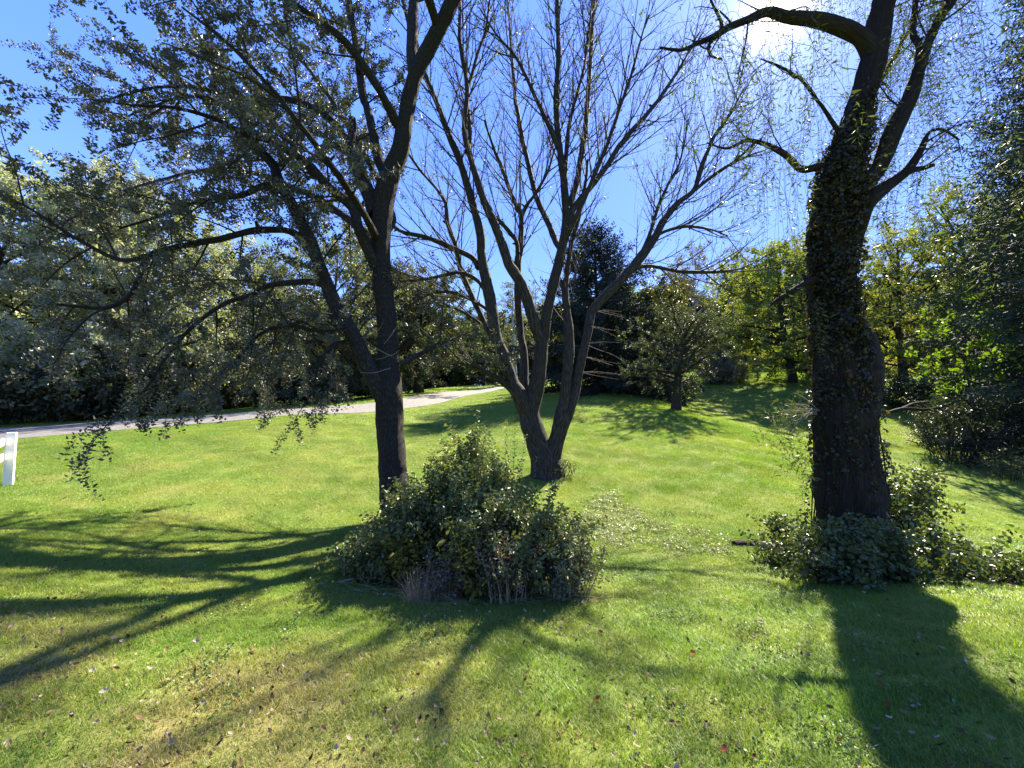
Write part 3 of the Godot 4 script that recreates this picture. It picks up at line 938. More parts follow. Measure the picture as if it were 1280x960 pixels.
# ---------------------------------------------------------------- the three trees of the lawn
func build_left_tree() -> void:
	var foot := Vector3(-2.647, -0.88, -8.92)
	var o := thing("leafy_tree", "tree with lichen-grey forked trunk and boughs of small dark leaves", "tree", foot)
	o.position = Vector3.ZERO
	var wood := Geo.new()
	var fine := Geo.new()
	var spots := []
	var B := [
		[[Vector4(-2.498, -1.286, -8.684, 0.519), Vector4(-2.54, -0.903, -8.684, 0.398), Vector4(-2.624, -0.168, -8.684, 0.329), Vector4(-2.71, 0.682, -8.684, 0.294), Vector4(-2.761, 1.488, -8.684, 0.302), Vector4(-2.791, 2.121, -8.684, 0.285), Vector4(-2.833, 2.855, -8.717, 0.234), Vector4(-2.902, 3.681, -8.768, 0.218), Vector4(-3.01, 4.508, -8.768, 0.225), Vector4(-3.06, 5.172, -8.768, 0.207), Vector4(-3.04, 6.016, -8.768, 0.233), Vector4(-3.01, 6.441, -8.768, 0.249), Vector4(-2.844, 7.031, -8.684, 0.228), Vector4(-2.605, 7.595, -8.601, 0.201), Vector4(-2.479, 8.171, -8.517, 0.183), Vector4(-2.337, 8.778, -8.433, 0.171), Vector4(-2.175, 9.243, -8.35, 0.165), Vector4(-1.659, 10.076, -8.183, 0.166), Vector4(-1.314, 10.617, -8.016, 0.153), Vector4(-0.702, 11.734, -7.849, 0.128), Vector4(0, 13.833, -7.849, 0.1), Vector4(0.454, 16.794, -7.849, 0.059), Vector4(0.645, 19.249, -7.849, 0.022)], 26, "trunk"],
		[[Vector4(-2.767, 1.399, -8.651, 0.191), Vector4(-2.902, 1.847, -8.601, 0.198), Vector4(-3.158, 2.429, -8.484, 0.186), Vector4(-3.512, 3.209, -8.35, 0.164), Vector4(-3.804, 3.757, -8.267, 0.145), Vector4(-4.041, 4.315, -8.183, 0.133), Vector4(-4.267, 4.922, -8.15, 0.131), Vector4(-4.611, 5.681, -8.099, 0.135), Vector4(-4.832, 6.074, -8.099, 0.119), Vector4(-5.071, 6.469, -8.099, 0.124), Vector4(-5.208, 6.866, -8.099, 0.101), Vector4(-5.537, 7.212, -8.049, 0.106), Vector4(-5.855, 7.477, -8.016, 0.111), Vector4(-5.96, 7.495, -8.016, 0.084)], 18, "bough"],
		[[Vector4(-3.135, 4.799, -8.684, 0.137), Vector4(-3.391, 5.605, -8.35, 0.113), Vector4(-3.508, 6.001, -8.267, 0.103), Vector4(-3.947, 6.33, -8.016, 0.09), Vector4(-4.251, 6.703, -7.849, 0.086), Vector4(-4.533, 6.853, -7.682, 0.076), Vector4(-4.91, 6.966, -7.431, 0.065), Vector4(-5.169, 6.9, -7.181, 0.056), Vector4(-5.505, 6.933, -6.847, 0.041), Vector4(-5.955, 6.895, -6.513, 0.027), Vector4(-6.636, 6.832, -6.346, 0.016)], 12, "bough"],
		[[Vector4(-3.192, 6.112, -8.768, 0.188), Vector4(-3.523, 6.918, -8.851, 0.17), Vector4(-3.705, 7.352, -8.851, 0.143), Vector4(-3.829, 7.769, -8.851, 0.11), Vector4(-3.821, 8.207, -8.851, 0.085), Vector4(-3.828, 8.508, -8.851, 0.077)], 12, "bough"],
		[[Vector4(-3.808, 7.689, -8.851, 0.099), Vector4(-4.087, 8.189, -8.934, 0.09), Vector4(-4.488, 8.658, -9.018, 0.089), Vector4(-4.929, 8.965, -9.018, 0.078), Vector4(-5.667, 9.29, -9.185, 0.07), Vector4(-6.808, 9.29, -9.185, 0.054), Vector4(-7.965, 9.728, -9.352, 0.046), Vector4(-9.355, 9.873, -9.519, 0.031), Vector4(-10.972, 9.576, -9.686, 0.023)], 10, "bough"],
		[[Vector4(-2.954, 6.896, -8.684, 0.135), Vector4(-3.173, 7.511, -8.851, 0.12), Vector4(-3.404, 8.332, -9.018, 0.103), Vector4(-3.66, 9.101, -9.185, 0.086), Vector4(-3.746, 9.374, -9.185, 0.105), Vector4(-3.987, 10.806, -9.352, 0.088), Vector4(-4.3, 12.304, -9.519, 0.079), Vector4(-4.671, 14.801, -9.686, 0.062), Vector4(-5.051, 17.928, -9.853, 0.027)], 10, "bough"],
		[[Vector4(-2.236, 9.081, -8.383, 0.133), Vector4(-2.358, 9.986, -8.517, 0.128), Vector4(-2.365, 11.367, -8.684, 0.122), Vector4(-2.525, 13.674, -9.018, 0.097), Vector4(-2.93, 16.823, -9.185, 0.052), Vector4(-3.079, 19.377, -9.185, 0.026)], 12, "bough"],
		[[Vector4(-5.048, 6.307, -8.099, 0.089), Vector4(-5.244, 6.415, -8.099, 0.074), Vector4(-5.447, 6.33, -8.016, 0.066), Vector4(-5.759, 6.122, -7.932, 0.058), Vector4(-6.066, 6.005, -7.849, 0.051), Vector4(-6.428, 5.827, -7.682, 0.035), Vector4(-7.079, 5.437, -7.515, 0.027), Vector4(-7.694, 5.111, -7.348, 0.02)], 8, "bough"],
		[[Vector4(-4.45, 5.224, -8.15, 0.101), Vector4(-4.627, 5.313, -8.15, 0.085), Vector4(-4.846, 5.375, -8.016, 0.069), Vector4(-5.299, 5.314, -7.849, 0.068), Vector4(-5.544, 5.168, -7.682, 0.058), Vector4(-5.773, 4.993, -7.515, 0.057), Vector4(-6.194, 4.753, -7.264, 0.055), Vector4(-6.717, 4.447, -7.014, 0.049), Vector4(-6.793, 3.905, -6.847, 0.04), Vector4(-6.892, 3.557, -6.763, 0.035), Vector4(-7.191, 3.347, -6.68, 0.032), Vector4(-7.591, 3.354, -6.596, 0.026), Vector4(-7.841, 3.373, -6.513, 0.019)], 10, "bough"],
		[[Vector4(-6.688, 4.462, -7.014, 0.046), Vector4(-7.309, 4.355, -7.014, 0.039), Vector4(-8.059, 4.73, -6.931, 0.029), Vector4(-8.957, 5.309, -6.847, 0.022), Vector4(-9.867, 5.673, -6.847, 0.017)], 7, "bough"],
		[[Vector4(-4.056, 4.245, -8.183, 0.081), Vector4(-4.196, 4.28, -8.183, 0.073), Vector4(-4.485, 4.26, -8.016, 0.064), Vector4(-4.963, 4.084, -7.682, 0.053), Vector4(-5.167, 3.853, -7.515, 0.043), Vector4(-5.46, 3.553, -7.181, 0.041), Vector4(-5.764, 3.025, -6.847, 0.031), Vector4(-6.086, 2.426, -6.68, 0.023), Vector4(-6.325, 1.863, -6.596, 0.017)], 8, "bough"],
		[[Vector4(-3.748, 3.633, -8.267, 0.071), Vector4(-3.753, 3.247, -8.183, 0.049), Vector4(-4.145, 3.181, -7.849, 0.048), Vector4(-4.446, 3.226, -7.515, 0.038), Vector4(-4.942, 2.972, -7.348, 0.028), Vector4(-5.257, 2.335, -7.181, 0.02)], 7, "bough"],
		[[Vector4(-2.588, 8.036, -8.517, 0.113), Vector4(-2.916, 8.515, -7.849, 0.086), Vector4(-3.395, 9.008, -7.348, 0.069), Vector4(-4.191, 9.41, -7.014, 0.05), Vector4(-5.334, 9.953, -6.847, 0.036), Vector4(-6.567, 10.228, -6.68, 0.023), Vector4(-7.602, 10.068, -6.68, 0.014)], 9, "bough"],
		[[Vector4(-1.66, 10.114, -8.183, 0.107), Vector4(-1.918, 10.359, -7.181, 0.076), Vector4(-2.49, 10.798, -6.513, 0.052), Vector4(-3.275, 11.123, -6.012, 0.034), Vector4(-4.41, 11.302, -5.678, 0.018)], 9, "bough"],
		[[Vector4(-3.056, 5.46, -8.684, 0.102), Vector4(-3.095, 5.658, -7.682, 0.074), Vector4(-3.247, 5.932, -6.847, 0.057), Vector4(-3.625, 6.414, -6.179, 0.044), Vector4(-4.362, 7.226, -5.845, 0.029), Vector4(-5.149, 7.859, -5.678, 0.017)], 8, "bough"],
		[[Vector4(-3.047, 4.956, -8.851, 0.105), Vector4(-3.615, 5.903, -9.686, 0.104), Vector4(-4.805, 7.049, -10.688, 0.102), Vector4(-6.531, 8.333, -11.69, 0.087), Vector4(-8.909, 9.508, -12.525, 0.068), Vector4(-11.375, 9.929, -13.193, 0.047), Vector4(-14.418, 9.483, -13.694, 0.036)], 8, "bough"],
		[[Vector4(-3.096, 5.534, -8.851, 0.096), Vector4(-3.164, 6.625, -9.853, 0.088), Vector4(-3.975, 8.335, -10.855, 0.083), Vector4(-5.334, 10.69, -11.69, 0.075), Vector4(-6.948, 13.03, -12.191, 0.052), Vector4(-8.842, 14.797, -12.525, 0.03)], 8, "bough"],
		[[Vector4(-3.68, 3.504, -8.317, 0.076), Vector4(-4.479, 3.719, -8.851, 0.072), Vector4(-5.511, 3.539, -9.352, 0.064), Vector4(-6.296, 2.992, -9.686, 0.046), Vector4(-6.793, 2.394, -9.853, 0.027)], 7, "bough"],
		[[Vector4(-3.399, 2.993, -8.433, 0.07), Vector4(-3.702, 2.925, -8.016, 0.056), Vector4(-3.943, 2.484, -7.849, 0.038), Vector4(-4.014, 1.906, -7.766, 0.022)], 7, "bough"],
		[[Vector4(-2.545, 2.576, -8.684, 0.071), Vector4(-2.119, 2.921, -9.185, 0.057), Vector4(-1.679, 3.21, -9.519, 0.049), Vector4(-1.242, 3.328, -9.853, 0.031)], 7, "bough"],
		[[Vector4(-3.964, 6.312, -8.016, 0.067), Vector4(-5.066, 7.477, -8.684, 0.063), Vector4(-6.706, 8.876, -9.352, 0.056), Vector4(-8.596, 9.938, -9.853, 0.041), Vector4(-11.024, 9.654, -10.354, 0.026)], 7, "bough"],
	]
	var up := [{"per_m": 2.9, "from": 0.2, "len": 1.9, "angle": 48.0, "taper": .75, "pull": Vector3(0, .0, 0), "stray": .35, "r": .022, "segs": 7, "sides": 5}, {"per_m": 4.6, "from": .1, "len": .85, "angle": 42.0, "taper": .7, "pull": Vector3(0, -.12, 0), "stray": .45, "r": .008, "segs": 4, "sides": 3, "leaf": .04, "thin": .92}]
	var hang := [{"per_m": 3.0, "from": 0.2, "len": 1.6, "angle": 55.0, "taper": .8, "pull": Vector3(0, -.4, 0), "stray": .35, "r": .02, "segs": 7, "sides": 5}, {"per_m": 5.0, "from": .1, "len": .8, "angle": 45.0, "taper": .7, "pull": Vector3(0, -.4, 0), "stray": .45, "r": .007, "segs": 4, "sides": 3, "leaf": .046, "thin": .9}]
	for k in B.size():
		var g := Geo.new()
		var s := limb(g, B[k][0], B[k][1], .07 if k < 2 else .1, .14 if k < 2 else .25, .06 if k > 1 else .0, .02 if k < 2 else 0.0)
		var piece := obj(B[k][2], g, mats.rough_bark, o)
		if k == 0:
			var p: PackedVector3Array = s[0]
			var half := int(p.size() * .55)
			sprout(fine, spots, p.slice(half), (s[1] as PackedFloat32Array).slice(half), up)
		else:
			sprout(fine, spots, s[0], s[1], hang if k in [8, 10, 11, 17, 18] else up)
	stuff(obj("twigs", fine, mats.twig_bark, o))
	obj("crown", bake(spots, sprigs(7, 7, .16, .066, .046, 1.15, .45, .13), shades(Color(.08, .08, .064), 8, .35, .12)), mats.glossy_leaf, o)
	# dead grey twigs round the fork
	var dead := Geo.new()
	for a in [[Vector3(-3.003, 2.637, -8.433), Vector3(.5, .1, .5)], [Vector3(-2.833, 2.993, -8.433), Vector3(.4, .5, .4)], [Vector3(-2.651, 2.726, -8.433), Vector3(-.6, .1, .5)], [Vector3(-2.681, 2.46, -8.433), Vector3(-.3, -.3, .5)], [Vector3(-3.213, 3.053, -8.267), Vector3(.6, .2, .4)]]:
		var w := wander(a[0], (a[1] as Vector3).normalized(), .75, 6, Vector3(0, .1, 0), .6)
		tube(dead, w, taper(7, .01, .004), 4)
		sprout(dead, [], w, taper(7, .006, .002), [{"per_m": 6.0, "from": .3, "len": .3, "angle": 50.0, "pull": Vector3.ZERO, "stray": .4, "r": .003, "segs": 3, "sides": 3}])
	stuff(obj("dead_twigs", dead, mats.dead_twig, o))


func build_middle_tree() -> void:
	var o := thing("bare_tree", "nearly leafless tree with many smooth stems fanning from one stump", "tree", Vector3.ZERO)
	var fine := Geo.new()
	var spots := []
	var B := [
		[[Vector4(1.099, -1.03, -12.158, 0.656), Vector4(1.101, -0.537, -12.158, 0.554), Vector4(1.004, 0.009, -12.158, 0.453), Vector4(0.78, 0.557, -12.158, 0.366), Vector4(0.58, 1.158, -12.158, 0.341), Vector4(0.556, 1.612, -12.158, 0.329), Vector4(0.709, 2.067, -12.141, 0.265), Vector4(0.809, 2.47, -12.107, 0.239), Vector4(0.914, 3.335, -12.107, 0.201), Vector4(1.045, 4.105, -12.107, 0.176), Vector4(1.18, 4.889, -12.141, 0.157), Vector4(1.503, 6.215, -12.191, 0.163), Vector4(1.644, 6.9, -12.241, 0.15), Vector4(1.787, 7.594, -12.291, 0.164), Vector4(1.776, 8.306, -12.358, 0.14), Vector4(1.74, 9.04, -12.441, 0.121), Vector4(1.625, 10.265, -12.525, 0.108), Vector4(1.52, 11.929, -12.692, 0.098), Vector4(1.648, 14.122, -12.942, 0.087), Vector4(1.636, 16.427, -13.193, 0.074), Vector4(1.636, 19.701, -13.527, 0.055), Vector4(1.573, 23.53, -13.861, 0.028)], 22, "trunk"],
		[[Vector4(0.705, 0.757, -12.158, 0.278), Vector4(0.428, 1.511, -12.107, 0.265), Vector4(0.2, 2.062, -12.024, 0.238), Vector4(0, 2.464, -12.024, 0.2), Vector4(-0.298, 3.325, -11.857, 0.173), Vector4(-0.498, 3.802, -11.857, 0.173), Vector4(-0.651, 4.812, -11.857, 0.172), Vector4(-0.907, 6.09, -11.857, 0.147), Vector4(-1.013, 7.071, -11.857, 0.134), Vector4(-1.246, 8.035, -11.857, 0.12), Vector4(-1.533, 9.035, -11.857, 0.113), Vector4(-1.874, 10.017, -11.857, 0.105), Vector4(-2.481, 11.521, -11.857, 0.08), Vector4(-2.829, 12.417, -11.857, 0.068), Vector4(-3.4, 14.094, -11.857, 0.056), Vector4(-3.832, 16.332, -11.857, 0.033)], 14, "stem"],
		[[Vector4(0.884, 3.705, -12.024, 0.15), Vector4(0.704, 4.197, -11.941, 0.173), Vector4(0.526, 4.812, -11.857, 0.172), Vector4(0.299, 5.422, -11.773, 0.17), Vector4(-0.075, 6.027, -11.69, 0.156), Vector4(-0.299, 6.662, -11.69, 0.144), Vector4(-0.546, 7.261, -11.607, 0.13), Vector4(-0.816, 7.854, -11.523, 0.111), Vector4(-1.034, 8.443, -11.439, 0.098), Vector4(-1.401, 9.662, -11.356, 0.091), Vector4(-1.456, 10.431, -11.356, 0.082), Vector4(-1.413, 11.44, -11.356, 0.07), Vector4(-1.598, 12.853, -11.356, 0.057), Vector4(-1.66, 14.366, -11.356, 0.046), Vector4(-1.778, 16.526, -11.356, 0.023)], 12, "stem"],
		[[Vector4(0.514, 1.56, -12.358, 0.18), Vector4(0.418, 2.342, -12.525, 0.156), Vector4(0.399, 3.418, -12.692, 0.132), Vector4(0.27, 4.068, -12.859, 0.12), Vector4(0.19, 5.082, -12.859, 0.12), Vector4(0.191, 6.467, -12.859, 0.12), Vector4(0.274, 7.026, -12.859, 0.107), Vector4(0.303, 8.152, -12.859, 0.08), Vector4(0.138, 8.577, -12.859, 0.078), Vector4(-0.111, 9.146, -12.859, 0.065), Vector4(-0.416, 10.006, -12.859, 0.064), Vector4(-0.64, 10.524, -12.859, 0.051), Vector4(-0.978, 11.598, -12.859, 0.025)], 10, "stem"],
		[[Vector4(1.047, -0.479, -12.107, 0.3), Vector4(1.246, 0.318, -12.057, 0.237), Vector4(1.42, 0.767, -12.024, 0.211), Vector4(1.549, 1.462, -12.024, 0.199), Vector4(1.653, 1.937, -12.024, 0.174), Vector4(1.707, 2.464, -12.024, 0.161), Vector4(1.79, 3.323, -12.024, 0.173), Vector4(1.76, 4.362, -12.107, 0.137), Vector4(1.704, 5.426, -12.191, 0.101), Vector4(1.935, 6.851, -12.441, 0.076), Vector4(2.34, 8.347, -12.692, 0.064), Vector4(2.672, 10.26, -13.026, 0.039)], 14, "stem"],
		[[Vector4(1.197, -0.18, -12.091, 0.25), Vector4(1.494, 0.692, -12.024, 0.174), Vector4(1.851, 1.687, -12.024, 0.149), Vector4(2.073, 2.419, -12.107, 0.137), Vector4(2.275, 3.373, -12.191, 0.138), Vector4(2.498, 4.288, -12.358, 0.139), Vector4(2.75, 4.885, -12.525, 0.153), Vector4(3.656, 5.883, -12.775, 0.154), Vector4(4.236, 6.499, -12.942, 0.154), Vector4(4.924, 7.425, -13.193, 0.142), Vector4(5.431, 8.26, -13.36, 0.129), Vector4(6.035, 8.968, -13.527, 0.103), Vector4(6.681, 9.544, -13.694, 0.09), Vector4(6.946, 10.205, -13.777, 0.09), Vector4(7.184, 10.814, -13.861, 0.077), Vector4(7.692, 11.839, -14.028, 0.063), Vector4(8.266, 12.634, -14.195, 0.051), Vector4(9.096, 14.072, -14.362, 0.025)], 12, "stem"],
		[[Vector4(1.76, 7.459, -12.291, 0.137), Vector4(2.013, 8.115, -12.358, 0.111), Vector4(2.647, 9.049, -12.692, 0.099), Vector4(3.287, 9.969, -13.026, 0.094), Vector4(3.933, 11.051, -13.36, 0.089), Vector4(5.312, 12.879, -13.861, 0.076), Vector4(6.477, 14.731, -14.362, 0.051), Vector4(7.696, 16.91, -14.863, 0.026)], 9, "stem"],
		[[Vector4(1.732, 7.324, -12.291, 0.126), Vector4(1.838, 7.967, -12.441, 0.114), Vector4(2.272, 9.632, -12.859, 0.104), Vector4(2.67, 11.956, -13.36, 0.094), Vector4(2.946, 14.466, -13.861, 0.084), Vector4(3.244, 17.74, -14.362, 0.072), Vector4(3.596, 21.487, -14.863, 0.029)], 9, "stem"],
		[[Vector4(1.731, 8.735, -12.391, 0.089), Vector4(1.783, 9.648, -12.525, 0.077), Vector4(1.985, 11.439, -12.692, 0.063), Vector4(2.448, 13.241, -12.859, 0.05), Vector4(2.757, 15.202, -13.026, 0.038), Vector4(3.083, 17.676, -13.193, 0.026)], 7, "stem"],
		[[Vector4(1.625, 10.209, -12.525, 0.086), Vector4(1.128, 11.265, -12.358, 0.072), Vector4(0.666, 12.162, -12.191, 0.058), Vector4(0.132, 13.041, -12.024, 0.045), Vector4(-0.496, 13.707, -11.857, 0.032), Vector4(-1.049, 14.649, -11.857, 0.021)], 7, "stem"],
		[[Vector4(-1.4, 9.407, -11.356, 0.08), Vector4(-1.3, 10.17, -11.523, 0.072), Vector4(-1.453, 11.488, -11.69, 0.06), Vector4(-1.28, 12.292, -11.69, 0.051), Vector4(-1.104, 12.913, -11.69, 0.045), Vector4(-0.825, 13.809, -11.69, 0.034), Vector4(-0.65, 15.569, -11.69, 0.023)], 7, "stem"],
		[[Vector4(-0.358, 3.347, -12.191, 0.114), Vector4(-0.723, 3.956, -12.274, 0.089), Vector4(-1.271, 5.126, -12.525, 0.103), Vector4(-1.697, 6.129, -12.692, 0.091), Vector4(-1.865, 6.901, -12.692, 0.078), Vector4(-2.2, 7.87, -12.859, 0.078), Vector4(-2.289, 8.577, -12.859, 0.065), Vector4(-2.661, 9.244, -13.026, 0.051), Vector4(-3.23, 9.911, -13.026, 0.038), Vector4(-3.804, 10.698, -13.026, 0.025)], 8, "stem"],
		[[Vector4(0.304, 1.814, -12.158, 0.152), Vector4(-0.025, 2.163, -12.024, 0.113), Vector4(-0.272, 2.353, -11.857, 0.099), Vector4(-0.795, 2.646, -11.523, 0.084), Vector4(-1.171, 2.781, -11.189, 0.058), Vector4(-1.615, 2.903, -11.022, 0.023)], 8, "stem"],
		[[Vector4(-1.062, 6.083, -12.191, 0.1), Vector4(-1.297, 6.427, -12.191, 0.086), Vector4(-1.921, 6.675, -12.024, 0.084), Vector4(-2.733, 6.967, -11.857, 0.07), Vector4(-3.37, 7.045, -11.69, 0.057), Vector4(-3.945, 7.347, -11.523, 0.034)], 8, "stem"],
		[[Vector4(-0.877, 5.373, -12.191, 0.075), Vector4(-1.085, 5.636, -12.191, 0.062), Vector4(-1.422, 5.846, -12.191, 0.062), Vector4(-1.889, 5.925, -12.191, 0.049), Vector4(-2.791, 5.714, -12.191, 0.049), Vector4(-3.617, 5.636, -12.191, 0.025)], 6, "stem"],
		[[Vector4(-0.719, 4.381, -12.191, 0.063), Vector4(-0.863, 4.729, -12.024, 0.05), Vector4(-1.731, 5.093, -11.69, 0.048), Vector4(-2.389, 5.044, -11.523, 0.035), Vector4(-2.998, 4.677, -11.356, 0.023)], 6, "stem"],
		[[Vector4(-0.666, 3.734, -12.191, 0.063), Vector4(-0.832, 4.104, -12.358, 0.051), Vector4(-1.553, 4.711, -12.692, 0.052), Vector4(-2.56, 5.267, -13.026, 0.04), Vector4(-3.397, 5.934, -13.36, 0.027)], 6, "stem"],
		[[Vector4(0.191, 6.328, -12.859, 0.08), Vector4(0.16, 7.022, -12.525, 0.077), Vector4(-0.078, 7.278, -12.191, 0.061), Vector4(-0.5, 7.507, -11.69, 0.058)], 7, "stem"],
		[[Vector4(0.303, 8.095, -12.859, 0.065), Vector4(0.552, 8.577, -12.859, 0.064), Vector4(0.829, 8.947, -12.859, 0.051), Vector4(1.247, 9.718, -12.859, 0.038), Vector4(1.531, 10.726, -12.859, 0.026)], 6, "stem"],
		[[Vector4(6.711, 9.544, -13.694, 0.064), Vector4(7.374, 10.049, -13.527, 0.062), Vector4(8.193, 10.482, -13.36, 0.042), Vector4(8.988, 10.726, -13.193, 0.023)], 6, "stem"],
		[[Vector4(4.693, 7.189, -13.109, 0.064), Vector4(5.145, 7.608, -13.026, 0.057), Vector4(5.86, 7.705, -12.692, 0.049), Vector4(6.556, 7.542, -12.525, 0.036), Vector4(7.121, 7.22, -12.358, 0.024)], 6, "stem"],
		[[Vector4(4.123, 6.33, -12.942, 0.077), Vector4(4.698, 6.384, -12.859, 0.064), Vector4(5.61, 6.097, -12.525, 0.062), Vector4(6.689, 6.011, -12.358, 0.049), Vector4(7.508, 6.083, -12.191, 0.024)], 6, "stem"],
		[[Vector4(4.376, 6.671, -13.026, 0.064), Vector4(4.907, 7.82, -13.36, 0.065), Vector4(5.434, 9.059, -13.694, 0.059), Vector4(5.783, 9.794, -13.861, 0.053), Vector4(6.392, 10.925, -14.028, 0.04), Vector4(6.786, 12.634, -14.195, 0.026)], 6, "stem"],
		[[Vector4(1.697, 7.033, -12.241, 0.099), Vector4(1.9, 7.301, -11.69, 0.082), Vector4(2.359, 8.293, -11.189, 0.066), Vector4(2.943, 9.674, -10.855, 0.052), Vector4(3.51, 11.377, -10.688, 0.04), Vector4(4.013, 13.114, -10.688, 0.02)], 7, "stem"],
		[[Vector4(1.614, 6.626, -12.224, 0.099), Vector4(1.391, 7.665, -13.026, 0.106), Vector4(0.834, 9.733, -13.861, 0.098), Vector4(0.312, 12.439, -14.362, 0.087), Vector4(0, 15.375, -14.696, 0.06), Vector4(-0.165, 18.302, -14.863, 0.03)], 7, "stem"],
	]
	var L := [{"per_m": 3.6, "from": 0.12, "len": 2.9, "angle": 34.0, "taper": .65, "pull": Vector3(0, .28, 0), "stray": .22, "r": .024, "segs": 8, "sides": 5}, {"per_m": 4.2, "from": .12, "len": 1.1, "angle": 36.0, "taper": .7, "pull": Vector3(0, .2, 0), "stray": .3, "r": .011, "segs": 5, "sides": 3, "leaf": .8, "thin": .35}]
	for k in B.size():
		var g := Geo.new()
		var s := limb(g, B[k][0], B[k][1], .09, .22, .05 if k else .0, .015 if k == 0 else 0.0)
		obj(B[k][2], g, mats.smooth_bark, o)
		var p: PackedVector3Array = s[0]
		var cut := int(p.size() * (.35 if k < 6 else .1))
		sprout(fine, spots, p.slice(cut), (s[1] as PackedFloat32Array).slice(cut), L)
	# dead brittle twigs low on the outer stem
	for a in [Vector3(2.197, 3.219, -12.191), Vector3(2.278, 3.605, -12.191), Vector3(2.141, 2.706, -12.191), Vector3(2.438, 4.174, -12.191), Vector3(2.678, 4.757, -12.441)]:
		for j in 3:
			var w := wander(a, Vector3(rf(.5, 1), rf(-.25, .3), rf(-.5, .8)).normalized(), rf(.8, 1.6), 7, Vector3(0, -.1, 0), .35)
			tube(fine, w, taper(8, .012, .004), 4)
			sprout(fine, [], w, taper(8, .012, .004), [{"per_m": 5.0, "from": .2, "len": .5, "angle": 45.0, "pull": Vector3.ZERO, "stray": .35, "r": .005, "segs": 3, "sides": 3}])
	stuff(obj("twigs", fine, mats.grey_twig, o))
	obj("crown", bake(spots, sprigs(5, 4, .16, .08, .05, 1.0, .3), shades(Color(.11, .115, .05), 6, .3, .1)), mats.leaf, o)


